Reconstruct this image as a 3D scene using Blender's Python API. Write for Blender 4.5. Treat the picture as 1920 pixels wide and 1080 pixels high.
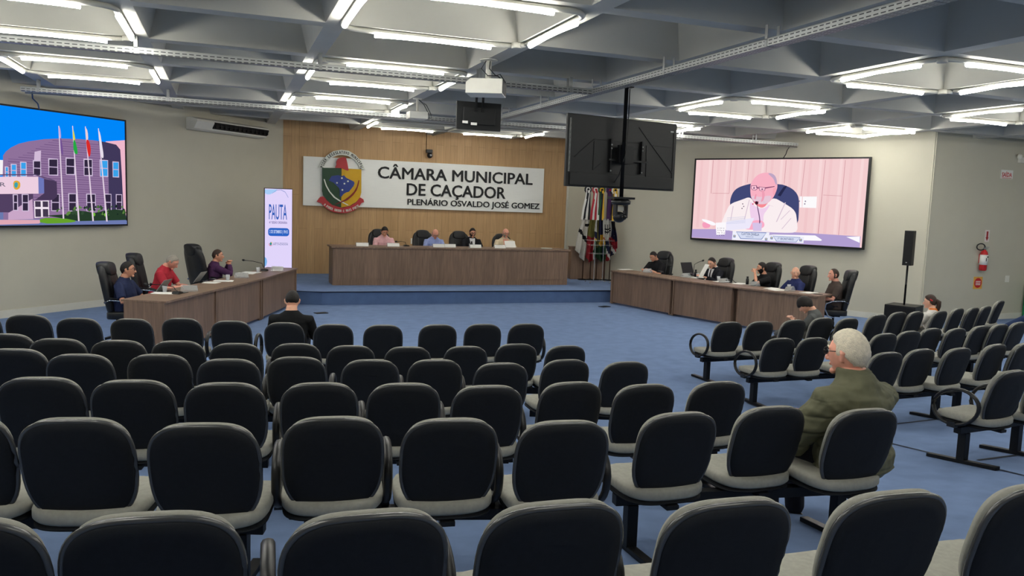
import bpy, bmesh, math, random
from mathutils import Vector, Matrix, noise
for o in list(bpy.data.objects): bpy.data.objects.remove(o)
C = bpy.context.scene.collection
SC = bpy.context.scene
PI = math.pi
random.seed(7)
# ---------------------------------------------------------------- camera, world, exposure
cam_data = bpy.data.cameras.new('camera'); cam = bpy.data.objects.new('camera', cam_data); C.objects.link(cam)
CAM = Vector((0, 0, 2.25))
F_PX, PITCH, ROLL, YAW = 1479.2, .10597, .035367, .350338
def cam_axes():
    r = Vector((math.cos(YAW), -math.sin(YAW), 0)); fw = Vector((math.sin(YAW), math.cos(YAW), 0)); up = Vector((0, 0, 1))
    f2 = math.cos(PITCH)*fw - math.sin(PITCH)*up; u2 = math.cos(PITCH)*up + math.sin(PITCH)*fw
    return math.cos(ROLL)*r + math.sin(ROLL)*u2, -math.sin(ROLL)*r + math.cos(ROLL)*u2, f2
_r, _u, _f = cam_axes()
cam.matrix_world = Matrix(((_r.x, _u.x, -_f.x, CAM.x), (_r.y, _u.y, -_f.y, CAM.y), (_r.z, _u.z, -_f.z, CAM.z), (0, 0, 0, 1)))
cam_data.sensor_width = 36; cam_data.lens = F_PX/1920*36; cam_data.clip_start = .05
SC.camera = cam
world = bpy.data.worlds.new('world'); SC.world = world; world.use_nodes = True
world.node_tree.nodes['Background'].inputs[0].default_value = (.5, .5, .52, 1)
world.node_tree.nodes['Background'].inputs[1].default_value = .0
SC.view_settings.view_transform = 'Standard'; SC.view_settings.look = 'None'
SC.view_settings.exposure = 0.0; SC.view_settings.gamma = 1.0; SC.view_settings.use_curve_mapping = False
TUBE_POWER = 50.0
# ---------------------------------------------------------------- materials
def s2l(c):
    return tuple((v/12.92 if v <= .04045 else ((v+.055)/1.055)**2.4) for v in (k/255 for k in c))
class NT:
    def __init__(s, m): s.t = m.node_tree; s.n = s.t.nodes; s.l = s.t.links
    def add(s, k, **kw):
        n = s.n.new(k)
        for a, b in kw.items(): setattr(n, a, b)
        return n
    def link(s, a, b): s.l.new(a, b)
MATS = {}
def mat(name, rgb, rough=.6, metal=0., var=.06, scale=12., bump=0., bscale=None, spec=.4, coat=0., stretch=(1, 1, 1), trans=0., alpha=1., ior=1.45):
    m = bpy.data.materials.new(name); m.use_nodes = True; t = NT(m); b = t.n['Principled BSDF']
    col = s2l(rgb)
    b.inputs['Roughness'].default_value = rough; b.inputs['Metallic'].default_value = metal
    b.inputs['Specular IOR Level'].default_value = spec; b.inputs['Coat Weight'].default_value = coat
    b.inputs['Transmission Weight'].default_value = trans; b.inputs['Alpha'].default_value = alpha; b.inputs['IOR'].default_value = ior
    tc = t.add('ShaderNodeTexCoord'); mp = t.add('ShaderNodeMapping'); mp.inputs['Scale'].default_value = stretch
    t.link(tc.outputs['Object'], mp.inputs[0])
    nz = t.add('ShaderNodeTexNoise'); nz.inputs['Scale'].default_value = scale; nz.inputs['Detail'].default_value = 4
    t.link(mp.outputs[0], nz.inputs['Vector'])
    rp = t.add('ShaderNodeValToRGB')
    rp.color_ramp.elements[0].position = .3; rp.color_ramp.elements[1].position = .7
    rp.color_ramp.elements[0].color = tuple(v*(1-var) for v in col)+(1,)
    rp.color_ramp.elements[1].color = tuple(min(1, v*(1+var)) for v in col)+(1,)
    t.link(nz.outputs['Fac'], rp.inputs[0]); t.link(rp.outputs[0], b.inputs['Base Color'])
    if bump:
        n2 = t.add('ShaderNodeTexNoise'); n2.inputs['Scale'].default_value = bscale or scale*8; n2.inputs['Detail'].default_value = 3
        t.link(mp.outputs[0], n2.inputs['Vector'])
        bp = t.add('ShaderNodeBump'); bp.inputs['Strength'].default_value = bump; bp.inputs['Distance'].default_value = .01
        t.link(n2.outputs['Fac'], bp.inputs['Height']); t.link(bp.outputs[0], b.inputs['Normal'])
    MATS[name] = m
    return m
def emat(name, rgb, strength=1.):
    m = bpy.data.materials.new(name); m.use_nodes = True; t = NT(m)
    t.n.remove(t.n['Principled BSDF']); e = t.add('ShaderNodeEmission')
    e.inputs[0].default_value = s2l(rgb)+(1,); e.inputs[1].default_value = strength
    t.link(e.outputs[0], t.n['Material Output'].inputs[0]); MATS[name] = m
    return m
M_WALL = mat('wall_paint', (196, 192, 175), .75, var=.015, scale=3, bump=.05, bscale=220)
M_CEIL = mat('ceiling_paint', (184, 183, 175), .8, var=.03, scale=2.5, bump=.05, bscale=90)
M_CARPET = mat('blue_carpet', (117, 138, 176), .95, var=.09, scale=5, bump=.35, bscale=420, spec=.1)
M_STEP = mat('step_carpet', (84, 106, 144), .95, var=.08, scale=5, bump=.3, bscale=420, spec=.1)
M_BASE = mat('white_baseboard', (214, 212, 200), .5, var=.02)
M_SEAM = mat('dark_seam', (30, 38, 52), .7)
M_BACK = mat('black_shell', (24, 27, 32), .75, var=.12, scale=60, bump=.25, bscale=700, spec=.3)
M_SEAT = mat('grey_upholstery', (152, 151, 142), .85, var=.08, scale=40, bump=.25, bscale=600, spec=.2)
M_CUSH = mat('back_upholstery', (146, 145, 137), .85, var=.08, scale=40, bump=.25, bscale=600, spec=.2)
M_BEAD = mat('glossy_edge_bead', (64, 65, 66), .24, var=.03, spec=.8)
M_PLASTIC = mat('black_plastic', (22, 22, 23), .38, var=.05, spec=.5)
M_BMETAL = mat('black_metal', (20, 21, 24), .45, metal=.3, var=.05)
M_LEATHER = mat('black_leather', (24, 25, 28), .42, var=.12, scale=14, bump=.2, bscale=160, spec=.5)
M_CHROME = mat('chrome', (205, 207, 210), .16, metal=1., var=.02)
M_GALV = mat('galvanised_steel', (150, 152, 150), .45, metal=.3, var=.1, scale=9)
M_GALVDK = mat('tray_hole', (34, 36, 40), .7)
M_WHITE = mat('white_plastic', (226, 224, 214), .4, var=.02)
M_OFFW = mat('offwhite_paint', (196, 194, 184), .5, var=.02)
M_PAPER = mat('white_paper', (238, 237, 232), .8, var=.01)
M_DARK = mat('dark_panel', (16, 16, 18), .5, var=.05)
M_TVB = mat('tv_back', (26, 27, 28), .5, var=.1, scale=5, bump=.05)
M_SCRN = mat('screen_off', (8, 9, 12), .12, var=.02, spec=.6)
M_GLASS = mat('clear_acrylic', (225, 232, 235), .08, var=.01, alpha=.22, spec=.6)
M_PANE = mat('clear_panel', (225, 232, 235), .05, var=.01, alpha=.07, spec=.6)
M_WATER = mat('cup_plastic', (215, 218, 222), .25, var=.02, alpha=.55)
M_SIGN = mat('brushed_sign', (240, 241, 236), .45, metal=.0, var=.03, scale=4, stretch=(1, 1, 30))
M_RED = mat('red_paint', (196, 40, 44), .45, var=.04)
M_SKIN = [mat('skin_light', (224, 170, 144), .55, var=.07, scale=22), mat('skin_tan', (208, 150, 122), .55, var=.07, scale=22), mat('skin_rosy', (226, 160, 138), .55, var=.08, scale=22)]
M_EYEW = mat('eye_white', (230, 226, 220), .3, var=.01); M_EYED = mat('eye_iris', (40, 28, 22), .2, var=.02)
M_LIP = mat('lip', (168, 92, 84), .5, var=.05)
M_TUBE = emat('tube_glow', (255, 253, 244), TUBE_POWER)
def planks(name, c1, c2, cm, w, l, rough=.5, mortar=.0025, gx=1., grain=.14):
    """vertical boards in object XZ, boards w wide and l long"""
    m = bpy.data.materials.new(name); m.use_nodes = True; t = NT(m); b = t.n['Principled BSDF']
    b.inputs['Roughness'].default_value = rough; b.inputs['Specular IOR Level'].default_value = .35
    tc = t.add('ShaderNodeTexCoord'); sp = t.add('ShaderNodeSeparateXYZ'); t.link(tc.outputs['Object'], sp.inputs[0])
    ad = t.add('ShaderNodeMath'); ad.operation = 'ADD'; t.link(sp.outputs['X'], ad.inputs[0])
    ym = t.add('ShaderNodeMath'); ym.operation = 'MULTIPLY'; t.link(sp.outputs['Y'], ym.inputs[0]); ym.inputs[1].default_value = gx
    t.link(ym.outputs[0], ad.inputs[1])
    cb = t.add('ShaderNodeCombineXYZ'); t.link(sp.outputs['Z'], cb.inputs['X']); t.link(ad.outputs[0], cb.inputs['Y'])
    br = t.add('ShaderNodeTexBrick'); t.link(cb.outputs[0], br.inputs['Vector'])
    br.inputs['Scale'].default_value = 1; br.inputs['Brick Width'].default_value = l; br.inputs['Row Height'].default_value = w
    br.inputs['Mortar Size'].default_value = mortar; br.inputs['Mortar Smooth'].default_value = .2
    br.inputs['Color1'].default_value = s2l(c1)+(1,); br.inputs['Color2'].default_value = s2l(c2)+(1,); br.inputs['Mortar'].default_value = s2l(cm)+(1,)
    br.offset = .37; br.offset_frequency = 2
    mp = t.add('ShaderNodeMapping'); mp.inputs['Scale'].default_value = (1.2, 26, 1); t.link(cb.outputs[0], mp.inputs[0])
    nz = t.add('ShaderNodeTexNoise'); nz.inputs['Scale'].default_value = 1.5; nz.inputs['Detail'].default_value = 6; nz.inputs['Distortion'].default_value = .6
    t.link(mp.outputs[0], nz.inputs['Vector'])
    rp = t.add('ShaderNodeValToRGB'); rp.color_ramp.elements[0].position = .3; rp.color_ramp.elements[1].position = .72
    rp.color_ramp.elements[0].color = (1-grain*1.6,)*3+(1,); rp.color_ramp.elements[1].color = (1.,)*3+(1,)
    t.link(nz.outputs['Fac'], rp.inputs[0])
    mx = t.add('ShaderNodeMix'); mx.data_type = 'RGBA'; mx.blend_type = 'MULTIPLY'; mx.inputs[0].default_value = 1
    t.link(br.outputs['Color'], mx.inputs[6]); t.link(rp.outputs[0], mx.inputs[7]); t.link(mx.outputs[2], b.inputs['Base Color'])
    bp = t.add('ShaderNodeBump'); bp.inputs['Strength'].default_value = .3; bp.inputs['Distance'].default_value = .004; bp.invert = True
    t.link(br.outputs['Fac'], bp.inputs['Height']); t.link(bp.outputs[0], b.inputs['Normal'])
    MATS[name] = m
    return m
M_WOOD = planks('oak_panelling', (202, 164, 118), (194, 156, 110), (142, 110, 76), .197, 2.3)
M_DESK = planks('walnut_laminate', (146, 119, 100), (136, 111, 93), (130, 106, 90), .31, 4.0, rough=.45, mortar=.0008, gx=1., grain=.26)
# ---------------------------------------------------------------- helpers
def box(bm, x0, x1, y0, y1, z0, z1, mi=0):
    vs = [bm.verts.new(p) for p in ((x0,y0,z0),(x1,y0,z0),(x1,y1,z0),(x0,y1,z0),(x0,y0,z1),(x1,y0,z1),(x1,y1,z1),(x0,y1,z1))]
    fs = []
    for q in ((0,3,2,1),(4,5,6,7),(0,1,5,4),(1,2,6,5),(2,3,7,6),(3,0,4,7)):
        f = bm.faces.new([vs[i] for i in q]); f.material_index = mi; fs.append(f)
    return vs
def frame_of(d):
    d = d.normalized(); a = Vector((0, 0, 1)) if abs(d.z) < .95 else Vector((0, 1, 0))
    x = d.cross(a).normalized(); y = x.cross(d).normalized()
    return x, y
def tube(bm, pts, r, n=8, closed=False, mi=0, r2=None):
    """round (or r x r2 flattened) tube along points"""
    pts = [Vector(p) for p in pts]; rings = []; N = len(pts); px = None
    for i, p in enumerate(pts):
        if closed: d = pts[(i+1) % N]-pts[i-1]
        else: d = pts[min(i+1, N-1)]-pts[max(i-1, 0)]
        if d.length < 1e-9: d = Vector((0, 0, 1))
        d.normalize()
        if px is None: x, y = frame_of(d)
        else:
            x = px-d*px.dot(d)
            x = x.normalized() if x.length > 1e-6 else frame_of(d)[0]
            y = d.cross(x)
        px = x
        rr = r[i] if isinstance(r, (list, tuple)) else r; ry = rr if r2 is None else r2
        rings.append([bm.verts.new(p+x*math.cos(2*PI*k/n)*rr+y*math.sin(2*PI*k/n)*ry) for k in range(n)])
    for i in range(N if closed else N-1):
        a, b = rings[i], rings[(i+1) % N]
        for k in range(n):
            f = bm.faces.new((a[k], a[(k+1) % n], b[(k+1) % n], b[k])); f.material_index = mi; f.smooth = True
    if not closed:
        for rg, rev in ((rings[0], True), (rings[-1], False)):
            f = bm.faces.new(rg[::-1] if rev else rg); f.material_index = mi
def lathe(bm, prof, n=20, c=(0, 0, 0), mi=0):
    rings = []
    for r, z in prof:
        rings.append([bm.verts.new((c[0]+r*math.cos(2*PI*k/n), c[1]+r*math.sin(2*PI*k/n), c[2]+z)) for k in range(n)])
    for a, b in zip(rings, rings[1:]):
        for k in range(n):
            f = bm.faces.new((a[k], a[(k+1) % n], b[(k+1) % n], b[k])); f.smooth = True; f.material_index = mi
    f = bm.faces.new(rings[0][::-1]); f.material_index = mi
    f = bm.faces.new(rings[-1]); f.material_index = mi
def prism(bm, poly, y0, y1, mi=0, axis='y'):
    """extrude a 2D polygon (x,z) from y0 to y1"""
    def P(u, v, w): return (u, w, v) if axis == 'y' else ((w, u, v) if axis == 'x' else (u, v, w))
    a = [bm.verts.new(P(u, v, y0)) for u, v in poly]; b = [bm.verts.new(P(u, v, y1)) for u, v in poly]
    n = len(poly)
    for k in range(n):
        f = bm.faces.new((a[k], a[(k+1) % n], b[(k+1) % n], b[k])); f.material_index = mi
    f = bm.faces.new(a[::-1]); f.material_index = mi
    f = bm.faces.new(b); f.material_index = mi
def ball(bm, c, r, n=12, m=8, mi=0):
    rx, ry, rz = (r, r, r) if not isinstance(r, tuple) else r
    rings = []
    top = bm.verts.new((c[0], c[1], c[2]+rz)); bot = bm.verts.new((c[0], c[1], c[2]-rz))
    for i in range(1, m):
        t = PI*i/m
        rings.append([bm.verts.new((c[0]+rx*math.sin(t)*math.cos(2*PI*k/n), c[1]+ry*math.sin(t)*math.sin(2*PI*k/n), c[2]+rz*math.cos(t))) for k in range(n)])
    for k in range(n):
        bm.faces.new((top, rings[0][k], rings[0][(k+1) % n])); bm.faces.new((bot, rings[-1][(k+1) % n], rings[-1][k]))
    for a, b in zip(rings, rings[1:]):
        for k in range(n): bm.faces.new((a[k], b[k], b[(k+1) % n], a[(k+1) % n]))
    for f in bm.faces:
        if f.verts[0] in (top, bot) or True: f.smooth = True
def mesh_of(name, bm, ms, smooth=None, bevel=0):
    bmesh.ops.recalc_face_normals(bm, faces=bm.faces)
    if bevel:
        es = [e for e in bm.edges if len(e.link_faces) == 2 and e.calc_face_angle(0) > .6]
        bmesh.ops.bevel(bm, geom=es, offset=bevel, segments=2, profile=.6, affect='EDGES', clamp_overlap=True)
    if smooth is not None:
        for f in bm.faces: f.smooth = smooth
    me = bpy.data.meshes.new(name); bm.to_mesh(me); bm.free()
    for m in (ms if isinstance(ms, (list, tuple)) else [ms]): me.materials.append(m)
    return me
def obj(name, data, ms=None, parent=None, loc=None, rz=0, smooth=None, bevel=0, label=None):
    me = data if isinstance(data, bpy.types.Mesh) else mesh_of(name, data, ms, smooth, bevel)
    o = bpy.data.objects.new(name, me); C.objects.link(o)
    if parent is not None: o.parent = parent
    if loc is not None: o.location = loc
    if rz: o.rotation_euler.z = rz
    if label: o['label'] = label
    return o
def thing(name, label, cat, loc=(0, 0, 0), rz=0, group=None):
    o = bpy.data.objects.new(name, None); C.objects.link(o); o.location = loc; o.rotation_euler.z = rz
    o.empty_display_size = .1
    o['label'] = label; o['category'] = cat
    if group: o['group'] = group
    return o
def tag(o, label, cat, group=None):
    o['label'] = label; o['category'] = cat
    if group: o['group'] = group
    return o
def struct(o):
    o['kind'] = 'structure'; return o
def dup_tree(root, loc, rz, label, keep=lambda c: True, group=None):
    r = root.copy(); C.objects.link(r); r.location = loc; r.rotation_euler.z = rz; r['label'] = label
    if group: r['group'] = group
    for ch in list(root.children):
        if not keep(ch): continue
        c = ch.copy(); C.objects.link(c); c.parent = r
        for g in list(ch.children):
            d = g.copy(); C.objects.link(d); d.parent = c
    return r
TMP = bpy.data.scenes.new('workbench')
def baked(o):
    """evaluate one object on its own in a scratch scene and return the resulting mesh"""
    TMP.collection.objects.link(o)
    with bpy.context.temp_override(scene=TMP, view_layer=TMP.view_layers[0]):
        dg = bpy.context.evaluated_depsgraph_get(); dg.update()
        me = bpy.data.meshes.new_from_object(o.evaluated_get(dg))
    TMP.collection.objects.unlink(o)
    return me
def text_verts(body, w, h, bold=0., keep_aspect=False):
    """flat glyph outlines scaled into a w x h box, returned as a temporary curve object's mesh in XY"""
    cu = bpy.data.curves.new('txt', 'FONT'); cu.body = body; cu.size = 1; cu.offset = bold; cu.resolution_u = 3
    o = bpy.data.objects.new('txt', cu)
    me = baked(o)
    bpy.data.objects.remove(o); bpy.data.curves.remove(cu)
    xs = [v.co.x for v in me.vertices]; ys = [v.co.y for v in me.vertices]
    x0, x1, y0, y1 = min(xs), max(xs), min(ys), max(ys)
    sx = w/(x1-x0) if w else h/(y1-y0); sy = h/(y1-y0) if h else sx
    for v in me.vertices: v.co.x = (v.co.x-x0)*sx; v.co.y = (v.co.y-y0)*sy
    return me
def text_into(bm, body, x, z, w, h, y0, depth=0., bold=0., mi=0, rot=0., centre=False):
    """letters standing in the XZ plane facing -Y, front face at y0, solid depth behind it"""
    me = text_verts(body, w, h, bold); t = bmesh.new(); t.from_mesh(me); bpy.data.meshes.remove(me)
    if depth:
        r = bmesh.ops.extrude_face_region(t, geom=list(t.faces))
        vs = [g for g in r['geom'] if isinstance(g, bmesh.types.BMVert)]
        for v in vs: v.co.z -= depth
    mp = {}; ww = max(v.co.x for v in t.verts)
    for v in t.verts:
        px, pz = v.co.x-(ww/2 if centre else 0), v.co.y
        if rot: px, pz = px*math.cos(rot)-pz*math.sin(rot), px*math.sin(rot)+pz*math.cos(rot)
        mp[v.index] = bm.verts.new((x+px, y0-v.co.z, z+pz))
    for f in t.faces:
        try:
            nf = bm.faces.new([mp[v.index] for v in f.verts]); nf.material_index = mi
        except ValueError: pass
    t.free()
def layers(bm, items, y=0., dy=.0003):
    """flat coloured shapes (poly of (x,z), material index) stacked towards -Y"""
    for i, (poly, mi) in enumerate(items):
        f = bm.faces.new([bm.verts.new((u, y-dy*i, v)) for u, v in poly]); f.material_index = mi
    return y-dy*len(items)
def rrect(x0, x1, z0, z1, r, n=5):
    out = []
    for cx, cz, a in ((x1-r, z1-r, 0), (x0+r, z1-r, PI/2), (x0+r, z0+r, PI), (x1-r, z0+r, 1.5*PI)):
        out += [(cx+r*math.cos(a+PI/2*k/n), cz+r*math.sin(a+PI/2*k/n)) for k in range(n+1)]
    return out
def disc(x, z, r, n=20): return [(x+r*math.cos(2*PI*k/n), z+r*math.sin(2*PI*k/n)) for k in range(n)]
def arcband(cx, cz, r0, r1, a0, a1, n=20):
    A = [a0+(a1-a0)*k/n for k in range(n+1)]
    return [(cx+r1*math.cos(a), cz+r1*math.sin(a)) for a in A]+[(cx+r0*math.cos(a), cz+r0*math.sin(a)) for a in A[::-1]]
def floor_z(x, y):
    r = math.hypot(x-5.5, y-15); k = min(1, max(0, (13.5-y)/4))
    return max(0, .106*(r-8.0))*k
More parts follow.
